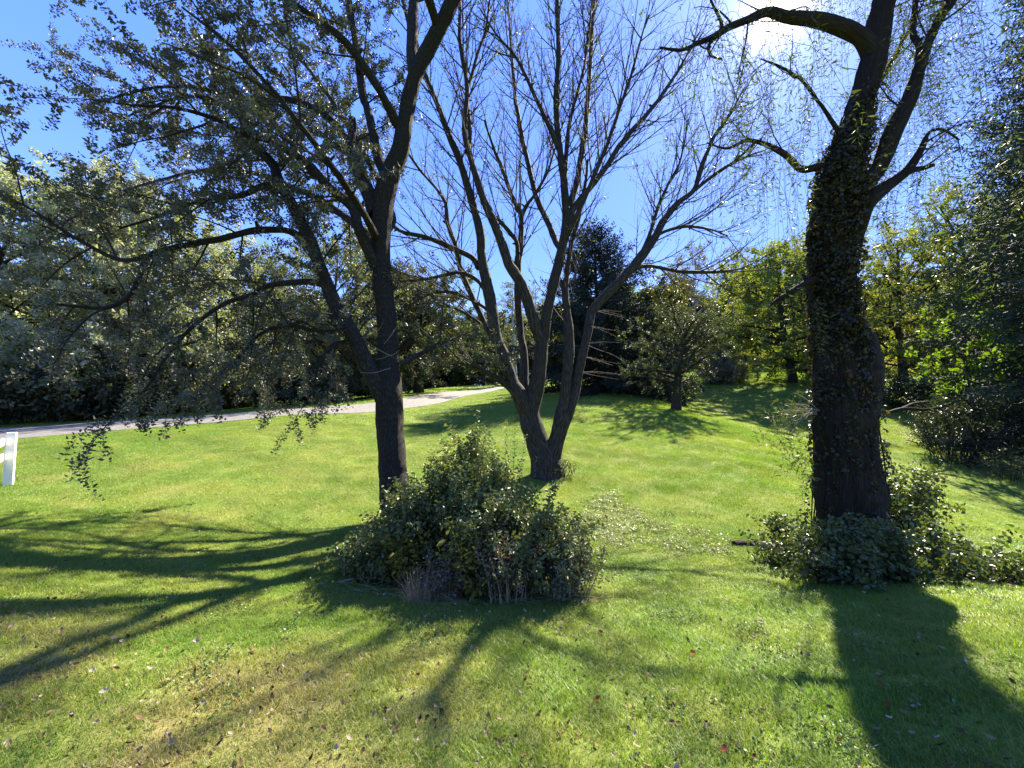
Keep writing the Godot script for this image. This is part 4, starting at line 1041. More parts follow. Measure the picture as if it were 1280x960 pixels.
func build_willow() -> void:
	var o := thing("willow_tree", "huge furrowed willow trunk with weeping twigs and bare crooked upper limbs", "tree", Vector3.ZERO)
	var fine := Geo.new()
	var B := [
		[[Vector4(5.647, -1.581, -6.68, 0.612), Vector4(5.704, -0.988, -6.68, 0.515), Vector4(5.738, -0.321, -6.68, 0.482), Vector4(5.763, 0.191, -6.68, 0.473), Vector4(5.778, 0.762, -6.68, 0.45), Vector4(5.764, 1.311, -6.68, 0.417), Vector4(5.757, 1.727, -6.68, 0.396), Vector4(5.75, 2.145, -6.68, 0.388), Vector4(5.718, 2.623, -6.68, 0.336), Vector4(5.7, 3.133, -6.68, 0.298), Vector4(5.672, 3.705, -6.68, 0.282), Vector4(5.678, 4.138, -6.68, 0.279), Vector4(5.728, 4.574, -6.68, 0.291), Vector4(5.763, 5.013, -6.68, 0.302), Vector4(5.842, 5.456, -6.68, 0.303), Vector4(5.936, 5.902, -6.68, 0.287), Vector4(6.037, 6.201, -6.68, 0.281), Vector4(6.205, 6.652, -6.68, 0.234), Vector4(6.415, 7.335, -6.68, 0.198), Vector4(6.608, 7.949, -6.68, 0.194), Vector4(6.726, 8.535, -6.647, 0.191), Vector4(6.81, 9.042, -6.613, 0.178), Vector4(6.954, 9.805, -6.596, 0.156), Vector4(7.169, 11.237, -6.596, 0.13), Vector4(7.383, 13.366, -6.596, 0.096), Vector4(7.563, 15.914, -6.596, 0.048), Vector4(7.677, 18.388, -6.596, 0.014)], 72, "trunk"],
		[[Vector4(5.956, 1.181, -6.563, 0.156), Vector4(5.989, 1.656, -6.513, 0.185), Vector4(6.053, 2.131, -6.496, 0.201), Vector4(6.075, 2.54, -6.496, 0.182), Vector4(6.082, 2.824, -6.546, 0.151), Vector4(6.042, 3.005, -6.613, 0.079)], 18, "burl"],
		[[Vector4(5.819, -0.119, -6.429, 0.303), Vector4(5.909, 0.293, -6.446, 0.218), Vector4(5.963, 0.65, -6.513, 0.195), Vector4(5.979, 1.043, -6.596, 0.138)], 18, "root_flare"],
		[[Vector4(5.956, 4.574, -6.68, 0.243), Vector4(6.121, 5.013, -6.68, 0.196), Vector4(6.319, 5.555, -6.647, 0.146), Vector4(6.532, 5.877, -6.596, 0.137), Vector4(6.77, 6.511, -6.513, 0.131), Vector4(6.971, 6.958, -6.463, 0.112), Vector4(7.119, 7.431, -6.429, 0.095), Vector4(7.279, 7.93, -6.379, 0.084), Vector4(7.513, 8.445, -6.346, 0.072), Vector4(7.675, 8.705, -6.313, 0.066), Vector4(7.9, 9.391, -6.262, 0.051), Vector4(8.098, 10.478, -6.179, 0.037), Vector4(8.345, 12.001, -6.179, 0.012)], 20, "limb"],
		[[Vector4(5.983, 4.559, -6.647, 0.2), Vector4(6.141, 4.907, -6.613, 0.153), Vector4(6.267, 5.194, -6.58, 0.126), Vector4(6.512, 5.432, -6.513, 0.104), Vector4(6.836, 5.68, -6.446, 0.078), Vector4(7.038, 5.992, -6.396, 0.054), Vector4(7.114, 6.166, -6.379, 0.044), Vector4(7.185, 6.329, -6.346, 0.025), Vector4(7.31, 6.309, -6.262, 0.021), Vector4(7.482, 6.065, -6.179, 0.015)], 14, "limb"],
		[[Vector4(6.767, 5.633, -6.463, 0.061), Vector4(6.841, 5.645, -6.346, 0.049), Vector4(6.974, 5.645, -6.279, 0.038), Vector4(7.065, 5.657, -6.212, 0.026)], 9, "limb"],
		[[Vector4(6.64, 8.011, -6.663, 0.175), Vector4(6.374, 8.269, -6.613, 0.138), Vector4(5.917, 8.411, -6.513, 0.126), Vector4(5.352, 8.456, -6.413, 0.108), Vector4(4.797, 8.409, -6.313, 0.092), Vector4(4.432, 8.425, -6.246, 0.08), Vector4(4.011, 8.207, -6.179, 0.063), Vector4(3.639, 7.993, -6.112, 0.054), Vector4(3.4, 7.817, -6.079, 0.05), Vector4(3.041, 7.609, -6.012, 0.034), Vector4(2.743, 7.432, -5.945, 0.024), Vector4(2.377, 7.388, -5.845, 0.014)], 14, "limb"],
		[[Vector4(3.441, 7.831, -6.079, 0.032), Vector4(3.514, 8.043, -6.079, 0.027), Vector4(3.363, 8.371, -6.079, 0.021), Vector4(3.239, 8.73, -6.079, 0.016)], 7, "limb"],
		[[Vector4(3.386, 7.788, -6.079, 0.031), Vector4(3.238, 7.553, -6.012, 0.027), Vector4(3.262, 7.322, -5.945, 0.02), Vector4(3.379, 7.217, -5.878, 0.014)], 7, "limb"],
		[[Vector4(5.761, 5.872, -6.68, 0.083), Vector4(5.576, 5.953, -6.713, 0.073), Vector4(5.265, 5.925, -6.763, 0.06), Vector4(5.089, 6.238, -6.847, 0.054), Vector4(4.815, 6.512, -6.931, 0.049), Vector4(4.467, 6.666, -7.014, 0.037), Vector4(4.146, 6.567, -7.098, 0.025), Vector4(3.81, 6.738, -7.181, 0.013)], 9, "limb"],
		[[Vector4(5.667, 3.907, -6.68, 0.09), Vector4(5.24, 3.809, -6.647, 0.063), Vector4(4.886, 3.622, -6.596, 0.05), Vector4(4.622, 3.481, -6.546, 0.031), Vector4(4.43, 3.373, -6.513, 0.019)], 9, "limb"],
		[[Vector4(6.045, 6.351, -6.68, 0.05), Vector4(5.796, 6.559, -6.596, 0.038), Vector4(5.502, 6.91, -6.513, 0.027), Vector4(5.009, 7.253, -6.346, 0.021), Vector4(4.522, 7.346, -6.179, 0.02), Vector4(4.145, 7.41, -6.095, 0.01)], 7, "limb"],
		[[Vector4(7.117, 7.401, -6.429, 0.056), Vector4(7.3, 8.017, -6.513, 0.051), Vector4(7.388, 8.492, -6.68, 0.048), Vector4(7.559, 9.132, -6.763, 0.044), Vector4(7.792, 10.279, -6.847, 0.029), Vector4(7.873, 11.602, -6.847, 0.015)], 9, "limb"],
		[[Vector4(6.81, 9.042, -6.613, 0.108), Vector4(7.051, 10.702, -7.181, 0.096), Vector4(7.079, 13.063, -7.849, 0.08), Vector4(6.598, 15.717, -8.517, 0.054), Vector4(5.799, 17.905, -9.018, 0.025)], 10, "limb"],
		[[Vector4(6.939, 9.805, -6.596, 0.096), Vector4(6.695, 9.715, -5.845, 0.061), Vector4(6.706, 9.932, -5.177, 0.03), Vector4(6.895, 10.366, -4.843, 0.012)], 10, "limb"],
		[[Vector4(6.753, 8.768, -6.647, 0.09), Vector4(7.945, 10.766, -7.515, 0.083), Vector4(9.377, 13.185, -8.35, 0.065), Vector4(10.847, 15.875, -9.018, 0.036), Vector4(11.781, 18.036, -9.352, 0.018)], 9, "limb"],
		[[Vector4(6.142, 6.258, -6.763, 0.088), Vector4(7.103, 7.451, -7.515, 0.072), Vector4(8.399, 9.051, -8.35, 0.058), Vector4(9.723, 10.687, -9.018, 0.04), Vector4(10.737, 12.08, -9.519, 0.021)], 9, "limb"],
	]
	var tops := []
	var L := [{"per_m": 2.6, "from": 0.3, "len": 1.3, "angle": 50.0, "taper": .7, "pull": Vector3(0, .0, 0), "stray": .5, "r": .018, "segs": 7, "sides": 4}, {"per_m": 3.0, "from": .2, "len": .7, "angle": 45.0, "taper": .7, "pull": Vector3(0, -.25, 0), "stray": .4, "r": .004, "segs": 4, "sides": 3}]
	for k in B.size():
		var g := Geo.new()
		var big := k < 3
		var s := limb(g, B[k][0], B[k][1], .035 if k == 0 else .06, .28 if big else .25, 0.0 if k < 5 else .04, .035 if k == 0 else (.02 if k < 4 else 0.0))
		obj(B[k][2], g, mats.willow_bark, o)
		if k > 2:
			sprout(fine, tops, s[0], s[1], L)
		var p: PackedVector3Array = s[0]
		if k >= 3 or k == 0:
			for i in range(int(p.size() * (.62 if k == 0 else .35)), p.size()):
				tops.append(p[i])
	# hanging withes with narrow leaves
	var spots := []
	for i in 760:
		var t = tops[rng.randi() % tops.size()]
		var at: Vector3 = t if t is Vector3 else t.origin
		var w := PackedVector3Array([at])
		var out := Vector3(rf(-1, 1), rf(-.1, .5), rf(-1, 1)).normalized()
		var ln := rf(1.2, 4.2) * clampf((at.y - 2.0) / 5.0, .2, 1.0)
		var seg := 16
		var d := out
		for j in seg:
			d = (d * .78 + Vector3(0, -.3, 0) + rv() * .13).normalized()
			w.append(w[j] + d * ln / seg)
		tube(fine, w, taper(seg + 1, .0038, .0014), 3, Color.WHITE, 0.0, 0.0, 1.0, false)
		if rng.randf() < (.85 if at.x > 6.0 else .5):
			leaves_along(spots, w.slice(3), .11, .7)
	stuff(obj("withes", fine, mats.twig_bark, o))
	# leafy shoots low on the trunk
	for a in [[Vector3(5.089, 0.917, -6.513), Vector3(-.8, .35, .3)], [Vector3(5.071, 1.117, -6.513), Vector3(-.9, .5, .1)], [Vector3(5.08, 0.717, -6.513), Vector3(-.7, .1, .4)], [Vector3(5.107, 1.319, -6.513), Vector3(-.8, .7, .2)]]:
		for j in 4:
			var w := wander(a[0], ((a[1] as Vector3) + rv() * .3).normalized(), rf(.5, .95), 8, Vector3(0, -.5, 0), .3)
			tube(fine, w, taper(9, .006, .002), 3)
			leaves_along(spots, w.slice(1), .07, 1.0)
	obj("crown", bake(spots, sprigs(7, 5, .2, .115, .019, .7, .4, .1), shades(Color(.085, .10, .045), 6, .3, .15)), mats.leaf, o)
	var bare := Geo.new()
	for j in 16:
		var w := wander(Vector3(5.209, 1.52, -6.596) + rv() * .06, Vector3(-1, rf(-.2, .7), rf(-.3, .6)).normalized(), rf(.45, .85), 7, Vector3(0, -.2, 0), .5)
		tube(bare, w, taper(8, .006, .002), 3)
		sprout(bare, [], w, taper(8, .006, .002), [{"per_m": 6.0, "from": .2, "len": .25, "angle": 45.0, "pull": Vector3.ZERO, "stray": .4, "r": .0035, "segs": 3, "sides": 3}])
	stuff(obj("dead_shoots", bare, mats.dead_twig, o))

	# ivy over the trunk, and its thick bare stems
	var ivy := thing("climbing_ivy", "dark ivy wrapped round the upper part of the willow trunk", "ivy", Vector3.ZERO)
	var iv := []
	var stems := Geo.new()
	var ts := spline(B[0][0], .05)
	var tp: PackedVector3Array = ts[0]
	var tr: PackedFloat32Array = ts[1]
	var lo := 0
	var hi := 0
	for i in tp.size():
		if tp[i].y < 0.5:
			lo = i
		if tp[i].y < 7.4:
			hi = i
	for i in 9000:
		var u := rng.randf()
		var k := int(lerpf(lo, hi, u))
		if u < .4 and rng.randf() > .12 + u * 2.0 * (.75 + .5 * sin(u * 40.0)):
			continue
		var az := rf(0, TAU)
		var d := Vector3(cos(az), 0, sin(az))
		if u > .68 and rng.randf() < (u - .68) * 3.4 + .9 * sin(az * 2.0 + 1.0) * (u - .6):
			continue
		var puff := 1.0 + 2.6 * bumps.get_noise_3d(d.x * 50, tp[k].y * 70, d.z * 50)
		var at := tp[k] + d * (tr[k] * .92 + rf(.0, .085) * puff)
		iv.append(frame(at, (d * .7 + Vector3(0, rf(-.7, .4), 0) + rv() * .5).normalized(), rf(.7, 1.3)))
	# a few strands lower down
	for i in 500:
		var k := int(lerpf(lo * .35, lo, rng.randf()))
		var az := rf(0, TAU)
		var strand := absf(sin(az * 3.5 + tp[k].y * 1.5))
		if strand > .35:
			continue
		var d := Vector3(cos(az), 0, sin(az))
		iv.append(frame(tp[k] + d * (tr[k] * 1.03 + rf(0, .05)), (d + Vector3(0, rf(-.6, .3), 0) + rv() * .5).normalized(), rf(.7, 1.2)))
	for j in 12:
		var w := PackedVector3Array()
		var az := TAU * j / 12.0 + rf(-.2, .2)
		for i in range(int(lo * .25), hi, 3):
			az += rf(-.07, .07)
			w.append(tp[i] + Vector3(cos(az), 0, sin(az)) * tr[i] * 1.02)
		tube(stems, w, taper(w.size(), rf(.008, .018), .005), 6, Color.WHITE, .3)
	obj("vine_stems", stems, mats.base_bark, ivy)
	stuff(ivy.get_child(0))
	obj("foliage", bake(iv, sprigs(6, 3, .05, .055, .055, 1.2, .3, .08, true), shades(Color(.026, .026, .016), 10, .35, .2) + [Color(.075, .04, .018), Color(.05, .034, .018)]), mats.glossy_leaf, ivy)

	# mounded growth round the foot of the willow
	var lv := func(per: float, ln: float, leaf: float) -> Array:
		return [{"per_m": per, "from": .1, "len": ln, "angle": 50.0, "taper": .7, "pull": Vector3(0, -.1, 0), "stray": .55, "r": .004, "segs": 4, "sides": 3, "leaf": leaf}]
	var bram := sprigs(6, 5, .09, .04, .028, 1.1, .35, .12, true)
	var dk := shades(Color(.08, .098, .032), 6, .3, .12)
	var items := [
		["bramble_bush", "bramble heap with shining leaves on the sunny side of the willow foot", Vector3(6.075, -0.855, -5.76), {"h": .58, "rx": .5, "rz": .38, "stems": 44, "dome": .45, "pull": -.25}],
		["bramble_bush", "low end of the bramble trailing off into grass beside the willow", Vector3(6.744, -0.851, -5.62), {"h": .36, "rx": .28, "rz": .24, "stems": 24, "dome": .4, "pull": -.3}],
		["vine_bush", "shaded vine leaves heaped against the front of the willow trunk", Vector3(4.649, -0.765, -5.36), {"h": .56, "rx": .42, "rz": .2, "stems": 46, "dome": .3, "pull": -.1}],
		["vine_bush", "low leafy bush by the log end at the willow foot", Vector3(4.509, -0.915, -6.34), {"h": .48, "rx": .25, "rz": .25, "stems": 30, "dome": .4, "pull": -.2}],
		["vine_bush", "vines climbing the root flare of the willow in sun", Vector3(6.772, -0.953, -6.96), {"h": 1.0, "rx": .22, "rz": .25, "stems": 34, "dome": .1, "pull": .1}],
	]
	for it in items:
		var s := {"r": .005, "levels": lv.call(8.0, .26, .045), "kinds": bram, "tints": dk, "leaf": mats.glossy_leaf, "bare": 1, "flare": .8, "foot": .8}
		s.merge(it[3], true)
		shrub(it[0], it[1], on_land(it[2].x, it[2].z), s, "bush", "growth round the willow foot")
	var lg := Geo.new()
	limb(lg, [Vector4(4.115, -0.956, -7.264, 0.076), Vector4(4.367, -0.941, -7.264, 0.083), Vector4(4.681, -0.955, -7.181, 0.081), Vector4(4.997, -0.979, -7.014, 0.065)], 10, .05, .3, .02)
	var log_ := obj("rotten_log", lg, mats.base_bark)
	log_.set_meta("label", "dark rotten log end poking out of the bush at the willow foot")
	log_.set_meta("category", "log")


# ---------------------------------------------------------------- bushes, fence, small things
func build_bushes() -> void:
	var lv := func(per: float, ln: float, leaf: float, up: float) -> Array:
		return [{"per_m": per, "from": .15, "len": ln, "angle": 42.0, "taper": .7, "pull": Vector3(0, up, 0), "stray": .4, "r": .004, "segs": 4, "sides": 3, "leaf": leaf}]
	var big := sprigs(7, 7, .11, .04, .024, 1.0, .3, .12, true)
	var tiny := sprigs(6, 7, .1, .03, .016, 1.0, .2, .12)
	var green := shades(Color(.16, .18, .06), 8, .35, .12)
	var dark := shades(Color(.115, .13, .045), 8, .3, .1)
	var yellow := shades(Color(.17, .17, .03), 6, .3, .15)
	var dusty := shades(Color(.16, .13, .085), 6, .3, .12)
	var items := [
		["privet_bush", "tall upright leafy bush in front of the multi-stemmed tree", Vector3(-0.608, -0.976, -6.5), {"h": 1.28, "rx": .5, "rz": .5, "stems": 74, "dome": .4, "levels": lv.call(7.0, .24, .036, .3), "flare": .4, "stray": .22}],
		["privet_bush", "dense dark bush at the near side of the thicket", Vector3(0.163, -0.874, -5.36), {"h": .78, "rx": .48, "rz": .3, "stems": 60, "dome": .3, "levels": lv.call(9.0, .24, .034, .1), "tints": dark}],
		["privet_bush", "leafy bush leaning round the dark trunk of the forked tree", Vector3(-1.423, -0.971, -6.26), {"h": .92, "rx": .36, "rz": .4, "stems": 52, "dome": .3, "levels": lv.call(9.0, .24, .034, .15), "tints": dark}],
		["privet_bush", "low dark bush below the forked tree beside the long stick", Vector3(-2.062, -0.962, -6.12), {"h": .5, "rx": .28, "rz": .34, "stems": 46, "dome": .45, "levels": lv.call(9.0, .2, .034, .0), "tints": dark, "flare": .8}],
		["yellow_sapling", "small sapling with yellow leaves beside the forked trunk", Vector3(-1.531, -0.905, -5.52), {"h": .5, "rx": .2, "rz": .16, "stems": 16, "levels": lv.call(7.0, .18, .07, .2), "tints": yellow, "kinds": sprigs(4, 5, .12, .06, .03, 1.0, .3, .1, true), "leaf": mats.soft_leaf}],
		["yellow_sapling", "yellowing sapling in the heart of the thicket", Vector3(-0.438, -0.842, -5.04), {"h": .52, "rx": .16, "rz": .14, "stems": 14, "levels": lv.call(7.0, .16, .07, .3), "tints": yellow, "kinds": sprigs(4, 5, .12, .06, .03, 1.0, .3, .1, true), "leaf": mats.soft_leaf}],
		["goldenrod", "faded goldenrod gone to buff seed beside the dark bush", Vector3(-0.06, -0.83, -4.98), {"h": .55, "rx": .22, "rz": .14, "stems": 22, "levels": lv.call(10.0, .12, .035, .4), "tints": dusty, "kinds": tiny, "wood": mats.straw_stem}],
		["aster_clump", "wispy grey seed-head clump at the end of the thicket", Vector3(0.71, -0.842, -5.16), {"h": .5, "rx": .2, "rz": .2, "stems": 40, "dome": .3, "levels": lv.call(11.0, .16, .03, .2), "tints": shades(Color(.13, .13, .075), 6, .3, .12), "kinds": tiny, "wood": mats.straw_stem, "flare": .7}],
		["aster_clump", "pale dry wispy weeds beside the tuft of brown grass", Vector3(-0.835, -0.86, -5.16), {"h": .36, "rx": .2, "rz": .12, "stems": 32, "levels": lv.call(11.0, .14, .035, .2), "tints": dusty, "kinds": tiny, "wood": mats.straw_stem, "flare": .7}],
		["stump_vine", "small vine patch hugging the stump of the multi-stemmed tree", Vector3(1.499, -0.531, -12.14), {"h": .34, "rx": .22, "rz": .22, "stems": 26, "dome": .3, "levels": lv.call(9.0, .2, .05, .1), "tints": dark}],
	]
	for it in items:
		var s := {"r": .006, "kinds": big, "tints": green, "leaf": mats.glossy_leaf, "bare": 3, "flare": .45, "foot": .75, "stray": .3, "pull": .05}
		s.merge(it[3], true)
		shrub(it[0], it[1], on_land(it[2].x, it[2].z), s, "bush", "thicket under the two trees")
	# tall whips standing out of the bush
	var w := Geo.new()
	var sp := []
	var o := thing("bush_whips", "few long leafy whips standing above the tall bush", "shoots", Vector3.ZERO)
	o.name = "whip_shoot"
	for a in [[Vector3(-1.265, -0.051, -6.179), Vector3(-1.374, 0.574, -6.179)], [Vector3(-1.107, 0.16, -6.346), Vector3(-1.205, 0.74, -6.346)], [Vector3(-0.751, 0.518, -6.513), Vector3(-0.782, 1.117, -6.513)], [Vector3(-0.435, 0.571, -6.596), Vector3(-0.465, 1.247, -6.596)], [Vector3(0.294, 0.121, -6.513), Vector3(0.43, 0.783, -6.513)], [Vector3(0.455, -0.175, -6.179), Vector3(0.635, 0.386, -6.179)], [Vector3(-1.474, -0.247, -6.012), Vector3(-1.629, 0.236, -6.012)], [Vector3(0.027, 0.638, -6.596), Vector3(0.055, 1.179, -6.596)], [Vector3(-0.599, 0.746, -6.596), Vector3(-0.576, 1.657, -6.596)], [Vector3(-0.295, 0.518, -6.513), Vector3(-0.324, 1.077, -6.513)], [Vector3(-0.107, 0.584, -6.513), Vector3(-0.081, 1.346, -6.513)], [Vector3(-0.914, 0.417, -6.346), Vector3(-0.969, 0.805, -6.346)], [Vector3(0.134, 0.518, -6.513), Vector3(0.202, 1.117, -6.513)]]:
		var d: Vector3 = a[1] - a[0]
		var path := wander(a[0] - d * .6, d.normalized(), d.length() * 1.6, 8, Vector3(0, .05, 0), .1)
		tube(w, path, taper(9, .004, .0015), 4)
		leaves_along(sp, path.slice(2), .055)
	obj("stem", w, mats.stem_green, o)
	obj("foliage", bake(sp, sprigs(4, 3, .06, .05, .03, .9, .3, .1, true), green), mats.glossy_leaf, o)
	# brown grass tuft
	var t := thing("dry_grass_tuft", "rust-brown tuft of dead grass at the front of the thicket", "grass tuft", Vector3(-1.192, -0.838, -5))
	t.scale = Vector3.ONE * BIG
	var g := Geo.new()
	for i in 170:
		var az := rf(0, TAU)
		var b := Vector3(cos(az), 0, sin(az)) * rf(0, .1)
		var d := (Vector3(cos(az), 0, sin(az)) * rf(.05, .6) + Vector3.UP).normalized()
		var p := wander(b, d, rf(.08, .26), 4, Vector3(0, -.12, 0), .25)
		tube(g, p, taper(5, .0016, .0006), 3, Color.WHITE, 0, 0, 1, false)
	var dm := plain("rust_grass", srgb(.42, .29, .16))
	stuff(obj("blade", g, dm, t))
	# dead stems and straw lying along the thicket's edge
	var st := Geo.new()
	for i in 260:
		var u := rng.randf()
		var at := on_land(lerpf(-2.0, 1.2, u) + rf(-.15, .15), -5.05 + rf(-.22, .22) - (.4 if u < .25 else 0.0))
		var d := Vector3(rf(-1, 1), rf(-.02, .12), rf(-.4, .4)).normalized()
		tube(st, wander(at + Vector3(0, .02, 0), d, rf(.12, .45), 4, Vector3(0, -.05, 0), .2), taper(5, .0032, .0015), 3, Color.WHITE, 0, 0, 1, false)
	stuff(obj("straw_litter", st, mats.straw_stem))
	var sg := Geo.new()
	limb(sg, [Vector4(-2.629, -0.918, -5.595, 0.016), Vector4(-2.302, -0.866, -5.678, 0.017), Vector4(-2.015, -0.844, -5.678, 0.017), Vector4(-1.693, -0.885, -5.645, 0.016), Vector4(-1.359, -0.951, -5.595, 0.013)], 6, .06, .2, .01)
	var so := obj("long_stick", sg, mats.dead_twig)
	so.set_meta("label", "long bent grey stick lying in the grass below the low dark bush")
	so.set_meta("category", "stick")


func board(size: Vector3, chamfer: float) -> Geo:
	var g := Geo.new()
	var st := SurfaceTool.new()
	st.begin(Mesh.PRIMITIVE_TRIANGLES)
	var h := size * 0.5
	var c := chamfer
	# eight corners, each three points: a box with its edges cut
	var P := func(x: int, y: int, z: int, axis: int) -> Vector3:
		var v := Vector3(x * h.x, y * h.y, z * h.z)
		if axis != 0: v.x -= x * c
		if axis != 1: v.y -= y * c
		if axis != 2: v.z -= z * c
		return v
	var quad := func(a: Vector3, b: Vector3, d: Vector3, e: Vector3) -> void:
		var n := (b - a).cross(e - a).normalized()
		if n.dot(a + b + d + e) < 0:
			n = -n
		g.v.append_array(PackedVector3Array([a, b, d, a, d, e]))
		g.n.append_array(PackedVector3Array([n, n, n, n, n, n]))
	for s in [-1, 1]:
		quad.call(P.call(s, -1, -1, 0), P.call(s, 1, -1, 0), P.call(s, 1, 1, 0), P.call(s, -1, 1, 0))
		quad.call(P.call(-1, s, -1, 1), P.call(1, s, -1, 1), P.call(1, s, 1, 1), P.call(-1, s, 1, 1))
		quad.call(P.call(-1, -1, s, 2), P.call(1, -1, s, 2), P.call(1, 1, s, 2), P.call(-1, 1, s, 2))
		for t in [-1, 1]:
			quad.call(P.call(s, t, -1, 0), P.call(s, t, 1, 0), P.call(s, t, 1, 1), P.call(s, t, -1, 1))
			quad.call(P.call(s, -1, t, 0), P.call(s, 1, t, 0), P.call(s, 1, t, 2), P.call(s, -1, t, 2))
			quad.call(P.call(-1, s, t, 1), P.call(1, s, t, 1), P.call(1, s, t, 2), P.call(-1, s, t, 2))
			for u in [-1, 1]:
				var a: Vector3 = P.call(s, t, u, 0)
				var b: Vector3 = P.call(s, t, u, 1)
				var d: Vector3 = P.call(s, t, u, 2)
				var n := Vector3(s, t, u).normalized()
				g.v.append_array(PackedVector3Array([a, b, d]))
				g.n.append_array(PackedVector3Array([n, n, n]))
	return wind(g)


func build_fence() -> void:
	var at := Vector3(-11.63, -0.19, -8.98)
	var o := thing("rail_fence", "end post and two rails of a white painted board fence by the road", "fence", on_land(at.x, at.z), deg_to_rad(-45))
	var paint := StandardMaterial3D.new()
	paint.resource_name = "white_paint"
	paint.albedo_texture = noise_tex(41, FastNoiseLite.TYPE_SIMPLEX, .02, 4, [[0.0, srgb(.62, .61, .58)], [.4, srgb(.78, .77, .75)], [1.0, srgb(.83, .83, .82)]], 256)
	paint.uv1_triplanar = true
	paint.roughness = .55
	for k in 3:
		var p := obj("post", board(Vector3(.15, 1.6, .15), .008), paint, o)
		var x := k * 2.4
		var w := o.transform * Vector3(x, 0, 0)
		p.position = Vector3(x, land(w.x, w.z) - o.position.y + .40, 0)
	for k in 2:
		for y in [1.03, .68]:
			var r := obj("rail", board(Vector3(2.39, .15, .04), .005), paint, o)
			var x := k * 2.4 + 1.2
			var w := o.transform * Vector3(x, 0, 0)
			r.position = Vector3(x - .06, land(w.x, w.z) - o.position.y + y, .096)
			var a := o.transform * Vector3(k * 2.4, 0, 0)
			var b := o.transform * Vector3(k * 2.4 + 2.4, 0, 0)
			r.rotation.z = atan2(land(b.x, b.z) - land(a.x, a.z), 2.4)


func curled_leaf(ln: float, wd: float, lobed: bool) -> ArrayMesh:
	var g := Geo.new()
	var n := 7
	var rows := []
	var curl := rf(.6, 1.6)
	for i in n + 1:
		var t := float(i) / n
		var w := wd * .5 * pow(sin(PI * clampf(pow(t, .8) * .97 + .015, 0, 1)), 1.1)
		if lobed:
			w *= .75 + .45 * absf(sin(t * PI * 3.0))
		var y := curl * ln * .35 * (t - .5) * (t - .5) * 4.0
		rows.append([Vector3(-w, y + w * .5, (t - .5) * ln), Vector3(0, y, (t - .5) * ln), Vector3(w, y + w * rf(.3, .7), (t - .5) * ln)])
	for i in n:
		for k in 2:
			var a: Vector3 = rows[i][k]
			var b: Vector3 = rows[i][k + 1]
			var c: Vector3 = rows[i + 1][k]
			var d: Vector3 = rows[i + 1][k + 1]
			for t in [[a, c, b], [b, c, d]]:
				var nn: Vector3 = (t[1] - t[0]).cross(t[2] - t[0]).normalized()
				if nn.y < 0:
					nn = -nn
				g.v.append_array(PackedVector3Array(t))
				g.n.append_array(PackedVector3Array([nn, nn, nn]))
	return wind(g).mesh()


